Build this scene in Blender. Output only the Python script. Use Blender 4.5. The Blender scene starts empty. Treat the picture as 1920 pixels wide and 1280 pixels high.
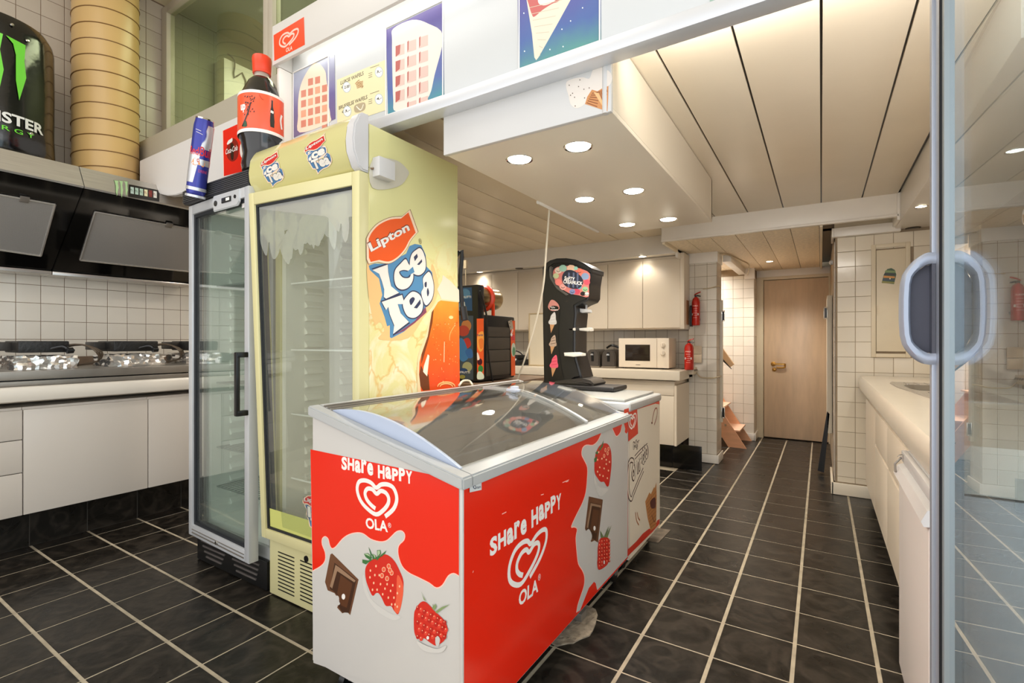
import bpy, bmesh, math, random
from mathutils import Vector, Matrix
random.seed(7)
PI = math.pi
scn = bpy.context.scene
COL = scn.collection
# ---------------------------------------------------------------- camera
F, H, TH = 917.0, 1.21, math.radians(32.3)
S_, C_ = math.sin(TH), math.cos(TH)
cd = bpy.data.cameras.new('camera'); cam = bpy.data.objects.new('camera', cd); COL.objects.link(cam)
cd.sensor_width = 36; cd.lens = 36 * F / 1920; cd.clip_start = .02
cam.location = (0, 0, H); cam.rotation_euler = (PI / 2, 0, TH); scn.camera = cam
# ---------------------------------------------------------------- world, view
scn.view_settings.view_transform = 'Standard'; scn.view_settings.look = 'None'
scn.view_settings.gamma = 1; scn.view_settings.exposure = 0.24; scn.view_settings.use_curve_mapping = False
w = bpy.data.worlds.new('daylight'); scn.world = w; w.use_nodes = True
w.node_tree.nodes['Background'].inputs[0].default_value = (1.0, 1.0, 1.0, 1)
w.node_tree.nodes['Background'].inputs[1].default_value = 1.25
def lamp(name, kind, loc, energy, color=(1, .93, .82), size=.1, size_y=None, rot=(0, 0, 0), spot=None, blend=.6):
    d = bpy.data.lights.new(name, kind); o = bpy.data.objects.new(name, d); COL.objects.link(o)
    o.location = loc; o.rotation_euler = rot; d.energy = energy; d.color = color
    if kind == 'AREA':
        d.size = size
        if size_y: d.shape = 'RECTANGLE'; d.size_y = size_y
    else: d.shadow_soft_size = size
    if kind == 'SPOT': d.spot_size = spot; d.spot_blend = blend
    return o
# shop-front daylight comes in behind the camera; ceiling lamps of the serving area are out of frame above
lamp('shopfront_daylight', 'AREA', (-1.8, -1.3, 1.7), 16, (1, 1, 1), 4.6, 2.8, rot=(PI / 2, 0, 0))
lamp('ceiling_lamp_light', 'AREA', (-2.2, .1, 3.8), 17, (1, .98, .95), 2.5, 1.2)
for kx, ky in ((-2.2, 2.5), (-3.3, 2.5), (-2.2, 3.9), (-3.3, 3.9), (-1.6, 4.1)):
    lamp('kitchen_fill_light', 'SPOT', (kx, ky, 2.23), 42, (1, .93, .83), .06, spot=math.radians(160), blend=.9)  # added unseen spots that brighten the back kitchen
lamp('beam_fill_light', 'AREA', (-.05, 1.60, 2.20), 4, (1, .95, .87), .9, .07, rot=(PI / 2, 0, 0))  # added fill out of view, lifts the beam face and plank ceiling
lamp('side_fill_light', 'AREA', (1.15, .2, 1.5), 26, (.93, .96, 1), 2.4, 2.4, rot=(0, PI / 2, 0))  # added bluish fill from the right for the freezer's aisle side
lamp('stairwell_light', 'AREA', (-1.5, 6.1, 2.27), 34, (1, .95, .9), .6, .6)
# ---------------------------------------------------------------- photo geometry
def ray(x, y):
    u = (x - 960) / F; v = -(y - 640) / F
    return Vector((u * C_ - S_, u * S_ + C_, v))
CAM = Vector((0, 0, H))
def onX(x, y, c): d = ray(x, y); return CAM + d * (c / d.x)
def onY(x, y, c): d = ray(x, y); return CAM + d * (c / d.y)
def onZ(x, y, c): d = ray(x, y); return CAM + d * ((c - H) / d.z)
def onP(x, y, p0, n): d = ray(x, y); return CAM + d * ((p0 - CAM).dot(n) / d.dot(n))
def lin(c):
    c /= 255.0
    return c / 12.92 if c <= .04045 else ((c + .055) / 1.055) ** 2.4
def rgb(r, g, b): return (lin(r), lin(g), lin(b), 1)
# ---------------------------------------------------------------- materials
MATS = {}
def mat(name, col, rough=.5, metal=0, var=.0, scale=6, bump=0, bscale=60, coat=0, emit=0, obj_var=0, stretch=(1, 1, 1), spec=.5):
    if name in MATS: return MATS[name]
    m = bpy.data.materials.new(name); m.use_nodes = True; nt = m.node_tree; b = nt.nodes['Principled BSDF']
    c = rgb(*col); b.inputs['Base Color'].default_value = c
    b.inputs['Roughness'].default_value = rough; b.inputs['Metallic'].default_value = metal
    b.inputs['Coat Weight'].default_value = coat; b.inputs['Coat Roughness'].default_value = .08
    b.inputs['Specular IOR Level'].default_value = spec
    if emit: b.inputs['Emission Color'].default_value = c; b.inputs['Emission Strength'].default_value = emit
    L = nt.links; N = nt.nodes
    if var or bump or obj_var:
        tc = N.new('ShaderNodeTexCoord'); mp = N.new('ShaderNodeMapping'); mp.inputs['Scale'].default_value = stretch
        L.new(tc.outputs['Object'], mp.inputs[0])
    if var or obj_var:
        no = N.new('ShaderNodeTexNoise'); no.inputs['Scale'].default_value = scale; no.inputs['Detail'].default_value = 5
        L.new(mp.outputs[0], no.inputs[0])
        mr = N.new('ShaderNodeMapRange'); mr.inputs[1].default_value = .3; mr.inputs[2].default_value = .7
        mr.inputs[3].default_value = 1 - var; mr.inputs[4].default_value = 1 + var; L.new(no.outputs[0], mr.inputs[0])
        hs = N.new('ShaderNodeHueSaturation'); hs.inputs['Color'].default_value = c
        if obj_var:
            oi = N.new('ShaderNodeObjectInfo'); m2 = N.new('ShaderNodeMapRange')
            m2.inputs[3].default_value = 1 - obj_var; m2.inputs[4].default_value = 1 + obj_var
            L.new(oi.outputs['Random'], m2.inputs[0]); mu = N.new('ShaderNodeMath'); mu.operation = 'MULTIPLY'
            L.new(mr.outputs[0], mu.inputs[0]); L.new(m2.outputs[0], mu.inputs[1]); L.new(mu.outputs[0], hs.inputs['Value'])
        else: L.new(mr.outputs[0], hs.inputs['Value'])
        L.new(hs.outputs[0], b.inputs['Base Color'])
    if bump:
        n2 = N.new('ShaderNodeTexNoise'); n2.inputs['Scale'].default_value = bscale; n2.inputs['Detail'].default_value = 3
        L.new(mp.outputs[0], n2.inputs[0]); bp = N.new('ShaderNodeBump'); bp.inputs['Strength'].default_value = bump
        bp.inputs['Distance'].default_value = .01; L.new(n2.outputs[0], bp.inputs['Height']); L.new(bp.outputs[0], b.inputs['Normal'])
    MATS[name] = m; return m
def glassmat(name, tint=(235, 242, 238), ior=1.45, rough=0.0, boost=1.0, milky=0.0):
    if name in MATS: return MATS[name]
    m = bpy.data.materials.new(name); m.use_nodes = True; nt = m.node_tree; N = nt.nodes; L = nt.links
    for n in list(N):
        if n.type != 'OUTPUT_MATERIAL': N.remove(n)
    out = [n for n in N if n.type == 'OUTPUT_MATERIAL'][0]
    t = N.new('ShaderNodeBsdfTransparent'); t.inputs[0].default_value = rgb(*tint)
    g = N.new('ShaderNodeBsdfGlossy'); g.inputs['Roughness'].default_value = rough; g.inputs[0].default_value = (1, 1, 1, 1)
    fr = N.new('ShaderNodeFresnel'); ge = N.new('ShaderNodeNewGeometry'); io = N.new('ShaderNodeMath'); io.operation = 'MULTIPLY_ADD'; io.inputs[1].default_value = 1 / ior - ior; io.inputs[2].default_value = ior
    L.new(ge.outputs['Backfacing'], io.inputs[0]); L.new(io.outputs[0], fr.inputs[0])
    mu = N.new('ShaderNodeMath'); mu.operation = 'MULTIPLY'; mu.inputs[1].default_value = boost; mu.use_clamp = True
    L.new(fr.outputs[0], mu.inputs[0])
    src = t.outputs[0]
    if milky:
        df = N.new('ShaderNodeBsdfDiffuse'); df.inputs[0].default_value = rgb(225, 225, 222); m0 = N.new('ShaderNodeMixShader')
        m0.inputs[0].default_value = milky; L.new(t.outputs[0], m0.inputs[1]); L.new(df.outputs[0], m0.inputs[2]); src = m0.outputs[0]
    mx = N.new('ShaderNodeMixShader'); L.new(mu.outputs[0], mx.inputs[0]); L.new(src, mx.inputs[1]); L.new(g.outputs[0], mx.inputs[2])
    L.new(mx.outputs[0], out.inputs[0]); MATS[name] = m; return m
def flat(r, g, b, rough=.35):
    return mat('print_%d_%d_%d' % (r, g, b), (r, g, b), rough)
def slatemat():
    m = mat('slate_tile', (29, 26, 22), .3, spec=.28, var=.22, scale=9, obj_var=.22, bump=.12, bscale=26)
    nt = m.node_tree; N = nt.nodes; L = nt.links; b = N['Principled BSDF']; src = b.inputs['Base Color'].links[0].from_socket
    tc = N.new('ShaderNodeTexCoord'); oi = N.new('ShaderNodeObjectInfo')
    ad = N.new('ShaderNodeVectorMath'); ad.operation = 'ADD'
    cm = N.new('ShaderNodeVectorMath'); cm.operation = 'SCALE'; cm.inputs[3].default_value = 9
    L.new(oi.outputs['Location'], cm.inputs[0]); L.new(tc.outputs['Object'], ad.inputs[0]); L.new(cm.outputs[0], ad.inputs[1])
    no = N.new('ShaderNodeTexNoise'); no.inputs['Scale'].default_value = 5; no.inputs['Detail'].default_value = 3; no.inputs['Distortion'].default_value = 2.2
    L.new(ad.outputs[0], no.inputs[0])
    cr = N.new('ShaderNodeValToRGB'); e = cr.color_ramp.elements; e[0].position = .47; e[0].color = (0, 0, 0, 1); e[1].position = .62; e[1].color = (1, 1, 1, 1)
    L.new(no.outputs[0], cr.inputs[0])
    wv = N.new('ShaderNodeTexWave'); wv.wave_type = 'RINGS'; wv.rings_direction = 'Z'; wv.inputs['Scale'].default_value = 4.2; wv.inputs['Distortion'].default_value = 1.2; wv.inputs['Detail Scale'].default_value = 4
    L.new(tc.outputs['Object'], wv.inputs[0]); wr = N.new('ShaderNodeValToRGB'); f = wr.color_ramp.elements; f[0].position = .78; f[0].color = (0, 0, 0, 1); f[1].position = 1; f[1].color = (1, 1, 1, 1); L.new(wv.outputs[1], wr.inputs[0])
    ms = N.new('ShaderNodeMath'); ms.operation = 'MULTIPLY_ADD'; ms.inputs[1].default_value = .5; L.new(wr.outputs[0], ms.inputs[0]); L.new(cr.outputs[0], ms.inputs[2])
    mf = N.new('ShaderNodeMath'); mf.operation = 'MULTIPLY'; mf.inputs[1].default_value = .42; L.new(ms.outputs[0], mf.inputs[0])
    mx = N.new('ShaderNodeMix'); mx.data_type = 'RGBA'; L.new(mf.outputs[0], mx.inputs[0]); L.new(src, mx.inputs[6]); mx.inputs[7].default_value = rgb(66, 59, 51)
    L.new(mx.outputs[2], b.inputs['Base Color'])
    rr = N.new('ShaderNodeMapRange'); rr.inputs[3].default_value = .2; rr.inputs[4].default_value = .42; L.new(no.outputs[0], rr.inputs[0]); L.new(rr.outputs[0], b.inputs['Roughness'])
    return m
def teamat():
    """cabinet side film: pale lemon ground, washes of white ice and amber veins"""
    m = mat('tea_film', (222, 214, 150), .18); nt = m.node_tree; N = nt.nodes; L = nt.links; b = N['Principled BSDF']
    tc = N.new('ShaderNodeTexCoord')
    no = N.new('ShaderNodeTexNoise'); no.inputs['Scale'].default_value = 5.5; no.inputs['Detail'].default_value = 4; no.inputs['Distortion'].default_value = 1.6
    L.new(tc.outputs['Object'], no.inputs[0])
    cr = N.new('ShaderNodeValToRGB'); e = cr.color_ramp.elements
    e[0].position = .36; e[0].color = rgb(222, 214, 156); e[1].position = .66; e[1].color = rgb(236, 228, 200)
    x = cr.color_ramp.elements.new(.50); x.color = rgb(224, 212, 150); L.new(no.outputs[0], cr.inputs[0])
    vo = N.new('ShaderNodeTexVoronoi'); vo.feature = 'DISTANCE_TO_EDGE'; vo.inputs['Scale'].default_value = 7
    ad = N.new('ShaderNodeMix'); ad.data_type = 'VECTOR'; ad.inputs[0].default_value = .18; L.new(tc.outputs['Object'], ad.inputs[4]); L.new(no.outputs[1], ad.inputs[5]); L.new(ad.outputs[1], vo.inputs[0])
    c2 = N.new('ShaderNodeValToRGB'); f = c2.color_ramp.elements; f[0].position = 0; f[0].color = (1, 1, 1, 1); f[1].position = .06; f[1].color = (0, 0, 0, 1); L.new(vo.outputs[0], c2.inputs[0])
    sp = N.new('ShaderNodeSeparateXYZ'); L.new(tc.outputs['Object'], sp.inputs[0])
    mr = N.new('ShaderNodeMapRange'); mr.inputs[1].default_value = 1.75; mr.inputs[2].default_value = 1.3; mr.inputs[3].default_value = 0; mr.inputs[4].default_value = .75; L.new(sp.outputs[2], mr.inputs[0])
    mu = N.new('ShaderNodeMath'); mu.operation = 'MULTIPLY'; L.new(c2.outputs[0], mu.inputs[0]); L.new(mr.outputs[0], mu.inputs[1])
    base = N.new('ShaderNodeMix'); base.data_type = 'RGBA'; L.new(mr.outputs[0], base.inputs[0]); base.inputs[6].default_value = rgb(224, 219, 158); L.new(cr.outputs[0], base.inputs[7])
    mx = N.new('ShaderNodeMix'); mx.data_type = 'RGBA'; L.new(mu.outputs[0], mx.inputs[0]); L.new(base.outputs[2], mx.inputs[6]); mx.inputs[7].default_value = rgb(224, 178, 104)
    L.new(mx.outputs[2], b.inputs['Base Color']); return m
def rampmat(name, stops, axis='Z', lo=0, hi=1, rough=.3, noise=.15, nscale=8):
    m = mat(name, (128, 128, 128), rough); nt = m.node_tree; N = nt.nodes; L = nt.links; b = N['Principled BSDF']
    tc = N.new('ShaderNodeTexCoord'); sp = N.new('ShaderNodeSeparateXYZ'); gp = N.new('ShaderNodeNewGeometry'); L.new(gp.outputs['Position'], sp.inputs[0])
    mr = N.new('ShaderNodeMapRange'); mr.inputs[1].default_value = lo; mr.inputs[2].default_value = hi; L.new(sp.outputs['XYZ'.index(axis)], mr.inputs[0])
    no = N.new('ShaderNodeTexNoise'); no.inputs['Scale'].default_value = nscale; no.inputs['Detail'].default_value = 4; L.new(tc.outputs['Object'], no.inputs[0])
    ma = N.new('ShaderNodeMath'); ma.operation = 'MULTIPLY_ADD'; ma.inputs[1].default_value = noise * 2; L.new(no.outputs[0], ma.inputs[0])
    sb = N.new('ShaderNodeMath'); sb.operation = 'SUBTRACT'; sb.inputs[1].default_value = noise; L.new(mr.outputs[0], sb.inputs[0]); L.new(sb.outputs[0], ma.inputs[2])
    cr = N.new('ShaderNodeValToRGB'); e = cr.color_ramp.elements
    while len(e) < len(stops): e.new(.5)
    for i, (p, c) in enumerate(stops): e[i].position = p; e[i].color = rgb(*c)
    L.new(ma.outputs[0], cr.inputs[0]); L.new(cr.outputs[0], b.inputs['Base Color']); return m
def meshmat(name, c1, c2, scale=90, metal=.6, rough=.4, axis=(1, 1, 1)):
    m = mat(name, c1, rough, metal); nt = m.node_tree; N = nt.nodes; L = nt.links; b = N['Principled BSDF']
    tc = N.new('ShaderNodeTexCoord'); mp = N.new('ShaderNodeMapping'); mp.inputs['Scale'].default_value = axis; L.new(tc.outputs['Object'], mp.inputs[0])
    ck = N.new('ShaderNodeTexChecker'); ck.inputs['Scale'].default_value = scale; ck.inputs[1].default_value = rgb(*c1); ck.inputs[2].default_value = rgb(*c2)
    L.new(mp.outputs[0], ck.inputs[0]); L.new(ck.outputs[0], b.inputs['Base Color']); return m
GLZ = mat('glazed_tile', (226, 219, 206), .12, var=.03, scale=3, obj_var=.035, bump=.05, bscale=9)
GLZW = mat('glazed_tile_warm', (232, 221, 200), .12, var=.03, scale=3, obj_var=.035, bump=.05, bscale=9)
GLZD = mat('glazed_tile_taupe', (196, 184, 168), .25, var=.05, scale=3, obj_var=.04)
GROUT = mat('grey_brown_grout', (120, 100, 82), .9, var=.2, scale=12)
GROUTW = mat('warm_pale_grout', (158, 140, 116), .9, var=.15, scale=12)
GROUTL = mat('pale_floor_grout', (172, 160, 138), .95, var=.18, scale=14)
SLATE = slatemat()
CAB = mat('cabinet_laminate', (204, 196, 186), .28, var=.02, scale=2)
CABW = mat('cabinet_laminate_warm', (228, 214, 193), .3, var=.02, scale=2)
WTOP = mat('worktop_laminate', (225, 218, 206), .25, var=.02, scale=3)
PLANK = mat('ceiling_plank', (234, 221, 199), .32, var=.035, scale=2, obj_var=.025)
PLANKB = mat('ceiling_plank_back', (238, 222, 194), .3, var=.04, scale=2, obj_var=.03)
SPECK = mat('speckled_ceiling_board', (240, 224, 196), .6, var=.12, scale=40)
WPAINT = mat('white_gloss_paint', (238, 232, 222), .3, var=.02)
CREAM = mat('cream_paint', (228, 214, 186), .4, var=.03)
WHITE = mat('white_enamel', (208, 206, 204), .25, var=.01)
BLACK = mat('black_plastic', (17, 17, 18), .3)
BLACKG = mat('black_gloss', (10, 9, 8), .08, coat=.5)
STEEL = mat('brushed_steel', (200, 196, 190), .25, .7, var=.08, scale=4, stretch=(1, 1, 30))
STEELD = mat('dull_steel', (150, 144, 136), .36, .6, var=.15, scale=5)
ALU = mat('aluminium', (206, 208, 210), .35, .3, var=.03)
ALUP = mat('aluminium_profile', (178, 186, 200), .4, .55)
RED = mat('vinyl_red', (226, 34, 8), .22)
ORANGE = mat('sign_orange', (236, 70, 26), .3)
YEL = mat('lemon_enamel', (216, 208, 156), .28)
GASKET = mat('dark_gasket', (22, 26, 32), .6)
CHROME = mat('chrome', (215, 212, 205), .12, 1)
WOODP = mat('pink_plywood', (232, 176, 138), .5, var=.08, scale=6, stretch=(1, 1, 8))
FOIL = mat('aluminium_foil', (245, 243, 240), .2, .9, bump=.6, bscale=12)
CLEAR = glassmat('clear_glass')
FGLASS = glassmat('fridge_glass', (246, 249, 246), 1.5, 0, 1.5, .04)
FGLASSG = glassmat('fridge_glass_green', (240, 246, 242), 1.5, 0, 1.5, .04)
LGLASS = glassmat('lid_glass', (246, 246, 244), 1.5, .01, 1.3)
DGLASS = glassmat('door_glass', (226, 236, 240), 1.5, 0, 1.7, .05)
WGLASS = glassmat('window_glass', (225, 230, 212), 1.45, .0, 1.0, .03)
BULB = mat('lamp_face', (255, 246, 226), .5, emit=9)
TUBE = mat('tube_lamp', (255, 252, 244), .5, emit=2.5)
# ---------------------------------------------------------------- mesh builder
class M:
    def __init__(s): s.bm = bmesh.new()
    def _m(s, vs, mtx):
        if mtx is not None: bmesh.ops.transform(s.bm, matrix=mtx, verts=vs)
    def box(s, x0, x1, y0, y1, z0, z1, bev=0, seg=2, mtx=None):
        b = bmesh.new(); bmesh.ops.create_cube(b, size=1)
        for v in b.verts: v.co = Vector((x0 + (v.co.x + .5) * (x1 - x0), y0 + (v.co.y + .5) * (y1 - y0), z0 + (v.co.z + .5) * (z1 - z0)))
        if bev:
            bev = min(bev, .49 * min(abs(x1 - x0), abs(y1 - y0), abs(z1 - z0)))
            bmesh.ops.bevel(b, geom=b.edges[:], offset=bev, segments=seg, affect='EDGES', profile=.6)
        s._join(b, mtx); return s
    def _join(s, b, mtx=None):
        if mtx is not None: bmesh.ops.transform(b, matrix=mtx, verts=b.verts[:])
        bmesh.ops.recalc_face_normals(b, faces=b.faces[:])
        t = bpy.data.meshes.new('t'); b.to_mesh(t); s.bm.from_mesh(t); bpy.data.meshes.remove(t); b.free()
    def prism(s, pts, axis, a, b_, bev=0, mtx=None, seg=2):
        """2-D outline extruded along axis: 'Y' pts=(x,z); 'X' pts=(y,z); 'Z' pts=(x,y)"""
        b = bmesh.new(); f = lambda p, t: {'Y': (p[0], t, p[1]), 'X': (t, p[0], p[1]), 'Z': (p[0], p[1], t)}[axis]
        v0 = [b.verts.new(f(p, a)) for p in pts]; v1 = [b.verts.new(f(p, b_)) for p in pts]; n = len(pts)
        c0 = b.faces.new(v0); c1 = b.faces.new(v1[::-1])
        for i in range(n): b.faces.new((v0[i], v0[(i + 1) % n], v1[(i + 1) % n], v1[i]))
        bmesh.ops.recalc_face_normals(b, faces=b.faces[:])
        if bev: bmesh.ops.bevel(b, geom=list(set(c0.edges[:] + c1.edges[:])), offset=bev, segments=seg, affect='EDGES')
        s._join(b, mtx); return s
    def solid(s, pts8, bev=0):
        b = bmesh.new(); v = [b.verts.new(p) for p in pts8]
        for q in ((0, 1, 2, 3), (7, 6, 5, 4), (0, 4, 5, 1), (1, 5, 6, 2), (2, 6, 7, 3), (3, 7, 4, 0)): b.faces.new([v[i] for i in q])
        bmesh.ops.recalc_face_normals(b, faces=b.faces[:])
        if bev: bmesh.ops.bevel(b, geom=b.edges[:], offset=bev, segments=2, affect='EDGES')
        s._join(b); return s
    def slab(s, quad, th, bev=0):
        q = [Vector(p) for p in quad]; n = (q[1] - q[0]).cross(q[3] - q[0]).normalized() * th
        return s.solid([*q, *[p + n for p in q]], bev)
    def lathe(s, prof, loc=(0, 0, 0), axis=(0, 0, 1), n=28, cap=True):
        b = bmesh.new(); rings = []
        for r, z in prof: rings.append([b.verts.new((r * math.cos(2 * PI * i / n), r * math.sin(2 * PI * i / n), z)) for i in range(n)] if r > 1e-5 else [b.verts.new((0, 0, z))])
        for A, B in zip(rings, rings[1:]):
            for i in range(n):
                j = (i + 1) % n
                if len(A) == 1 and len(B) == 1: continue
                if len(A) == 1: b.faces.new((A[0], B[j], B[i]))
                elif len(B) == 1: b.faces.new((A[i], A[j], B[0]))
                else: b.faces.new((A[i], A[j], B[j], B[i]))
        if cap:
            for R in (rings[0], rings[-1]):
                if len(R) > 1: b.faces.new(R)
        q = Vector((0, 0, 1)).rotation_difference(Vector(axis).normalized()).to_matrix().to_4x4()
        s._join(b, Matrix.Translation(loc) @ q); return s
    def cyl(s, p0, p1, r, n=20, r2=None):
        p0 = Vector(p0); p1 = Vector(p1)
        return s.lathe([(r, 0), (r if r2 is None else r2, (p1 - p0).length)], p0, p1 - p0, n)
    def tube(s, pts, r, n=8, smooth=3, close=False):
        P = [Vector(p) for p in pts]
        if smooth:
            Q = []; m = len(P)
            for i in range(m if close else m - 1):
                a, b_, c, d = (P[(i + k) % m] if close else P[min(max(i + k, 0), m - 1)] for k in (-1, 0, 1, 2))
                for k in range(smooth):
                    t = k / smooth
                    Q.append(.5 * ((2 * b_) + (c - a) * t + (2 * a - 5 * b_ + 4 * c - d) * t * t + (3 * b_ - a - 3 * c + d) * t ** 3))
            if not close: Q.append(P[-1])
            P = Q
        b = bmesh.new(); rings = []; up = None; m = len(P)
        for i, p in enumerate(P):
            t = ((P[(i + 1) % m] - P[i - 1]) if close else (P[min(i + 1, m - 1)] - P[max(i - 1, 0)])).normalized()
            if up is None: up = t.orthogonal().normalized()
            up = (up - t * up.dot(t)).normalized(); sd = t.cross(up)
            rings.append([b.verts.new(p + (up * math.cos(2 * PI * k / n) + sd * math.sin(2 * PI * k / n)) * r) for k in range(n)])
        for i in range(m if close else m - 1):
            A, B = rings[i], rings[(i + 1) % m]
            for k in range(n): b.faces.new((A[k], A[(k + 1) % n], B[(k + 1) % n], B[k]))
        if not close: b.faces.new(rings[0]); b.faces.new(rings[-1])
        s._join(b); return s
    def frame(s, x0, x1, z0, z1, y0, y1, wl, wr=None, wt=None, wb=None, bev=.003, axis='Y'):
        """rectangular frame of mitre-less bars as one part"""
        wr = wl if wr is None else wr; wt = wl if wt is None else wt; wb = wl if wb is None else wb
        for a, b_, c, d in ((x0, x0 + wl, z0, z1), (x1 - wr, x1, z0, z1), (x0 + wl, x1 - wr, z1 - wt, z1), (x0 + wl, x1 - wr, z0, z0 + wb)):
            if axis == 'Y': s.box(a, b_, y0, y1, c, d, bev)
            else: s.box(y0, y1, a, b_, c, d, bev)
        return s
    def build(s, name, material, parent=None, smooth=True, fn=None, ang=.6):
        me = bpy.data.meshes.new(name)
        if fn:
            for v in s.bm.verts: v.co = fn(v.co.copy())
        base = root_loc(parent)
        for v in s.bm.verts: v.co -= base
        s.bm.to_mesh(me); s.bm.free()
        for q in (material if isinstance(material, list) else [material]): me.materials.append(q)
        if smooth: me.polygons.foreach_set('use_smooth', [True] * len(me.polygons)); me.set_sharp_from_angle(angle=ang)
        o = bpy.data.objects.new(name, me); COL.objects.link(o)
        if parent: o.parent = parent
        return o
def root_loc(o):
    v = Vector((0, 0, 0))
    while o is not None: v += Vector(o.location); o = o.parent
    return v
def box(*a, **k): return M().box(*a, **k)
def thing(name, label, cat, loc=(0, 0, 0), group=None):
    o = bpy.data.objects.new(name, None); o.empty_display_size = .1; COL.objects.link(o); o.location = loc
    return tag(o, label, cat, group)
def tag(o, label, cat, group=None):
    o['label'] = label; o['category'] = cat
    if group: o['group'] = group
    return o
def struct(o): o['kind'] = 'structure'; return o
def dup(o, parent, loc):
    c = o.copy(); COL.objects.link(c); c.parent = parent; c.location = loc; return c
def tile_mesh(name, w_, h_, t, ch, material):
    """tile centred on origin in local XY, top towards +Z"""
    b = bmesh.new(); a, c = w_ / 2, h_ / 2
    lo = [b.verts.new(p) for p in ((-a, -c, -t), (a, -c, -t), (a, c, -t), (-a, c, -t))]
    mi = [b.verts.new((p[0], p[1], -ch)) for p in ((-a, -c), (a, -c), (a, c), (-a, c))]
    hi = [b.verts.new((p[0], p[1], 0)) for p in ((-a + ch, -c + ch), (a - ch, -c + ch), (a - ch, c - ch), (-a + ch, c - ch))]
    for A, B in ((lo, mi), (mi, hi)):
        for i in range(4): b.faces.new((A[i], A[(i + 1) % 4], B[(i + 1) % 4], B[i]))
    b.faces.new(hi); me = bpy.data.meshes.new(name); b.to_mesh(me); b.free(); me.materials.append(material); return me
def tiles(parent, fix, face, u0, u1, v0, v1, pu, pv, material, uo=0, vo=0, gap=.003, th=.006, skip=None, name='tile', jit=.0004):
    """tile grid clipped to rectangle; face in '+X','-X','-Y','+Z'; grid lines at uo+k*pu, vo+k*pv"""
    R = {'+X': Matrix(((0, 0, 1), (1, 0, 0), (0, 1, 0))), '-Y': Matrix(((1, 0, 0), (0, 0, -1), (0, 1, 0))), '+Z': Matrix(((1, 0, 0), (0, 1, 0), (0, 0, 1))),
         '-X': Matrix(((0, 0, -1), (-1, 0, 0), (0, 1, 0)))}[face]
    cache = {}; base = root_loc(parent); sgn = 1 if face in ('+X', '+Z') else -1
    k0, k1 = math.floor((u0 - uo) / pu), math.ceil((u1 - uo) / pu); l0, l1 = math.floor((v0 - vo) / pv), math.ceil((v1 - vo) / pv)
    for k in range(k0, k1):
        for l in range(l0, l1):
            a, b_, c, d = max(u0, uo + k * pu), min(u1, uo + (k + 1) * pu), max(v0, vo + l * pv), min(v1, vo + (l + 1) * pv)
            if b_ - a < .012 or d - c < .012: continue
            cu, cv = (a + b_) / 2, (c + d) / 2
            if skip and skip(cu, cv): continue
            g = gap if not callable(gap) else gap(cu, cv)
            gu, gv = (g if isinstance(g, tuple) else (g, g))
            key = (round(b_ - a - gu, 4), round(d - c - gv, 4))
            if key not in cache: cache[key] = tile_mesh(name, key[0], key[1], th, .0015, material)
            o = bpy.data.objects.new(name, cache[key]); COL.objects.link(o); o.parent = parent
            f = fix + sgn * (.0017 + random.uniform(-jit, jit))
            o.location = Vector({'X': (f, cu, cv), 'Y': (cu, f, cv), 'Z': (cu, cv, f)}[face[1]]) - base
            o.rotation_euler = R.to_euler()
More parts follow.
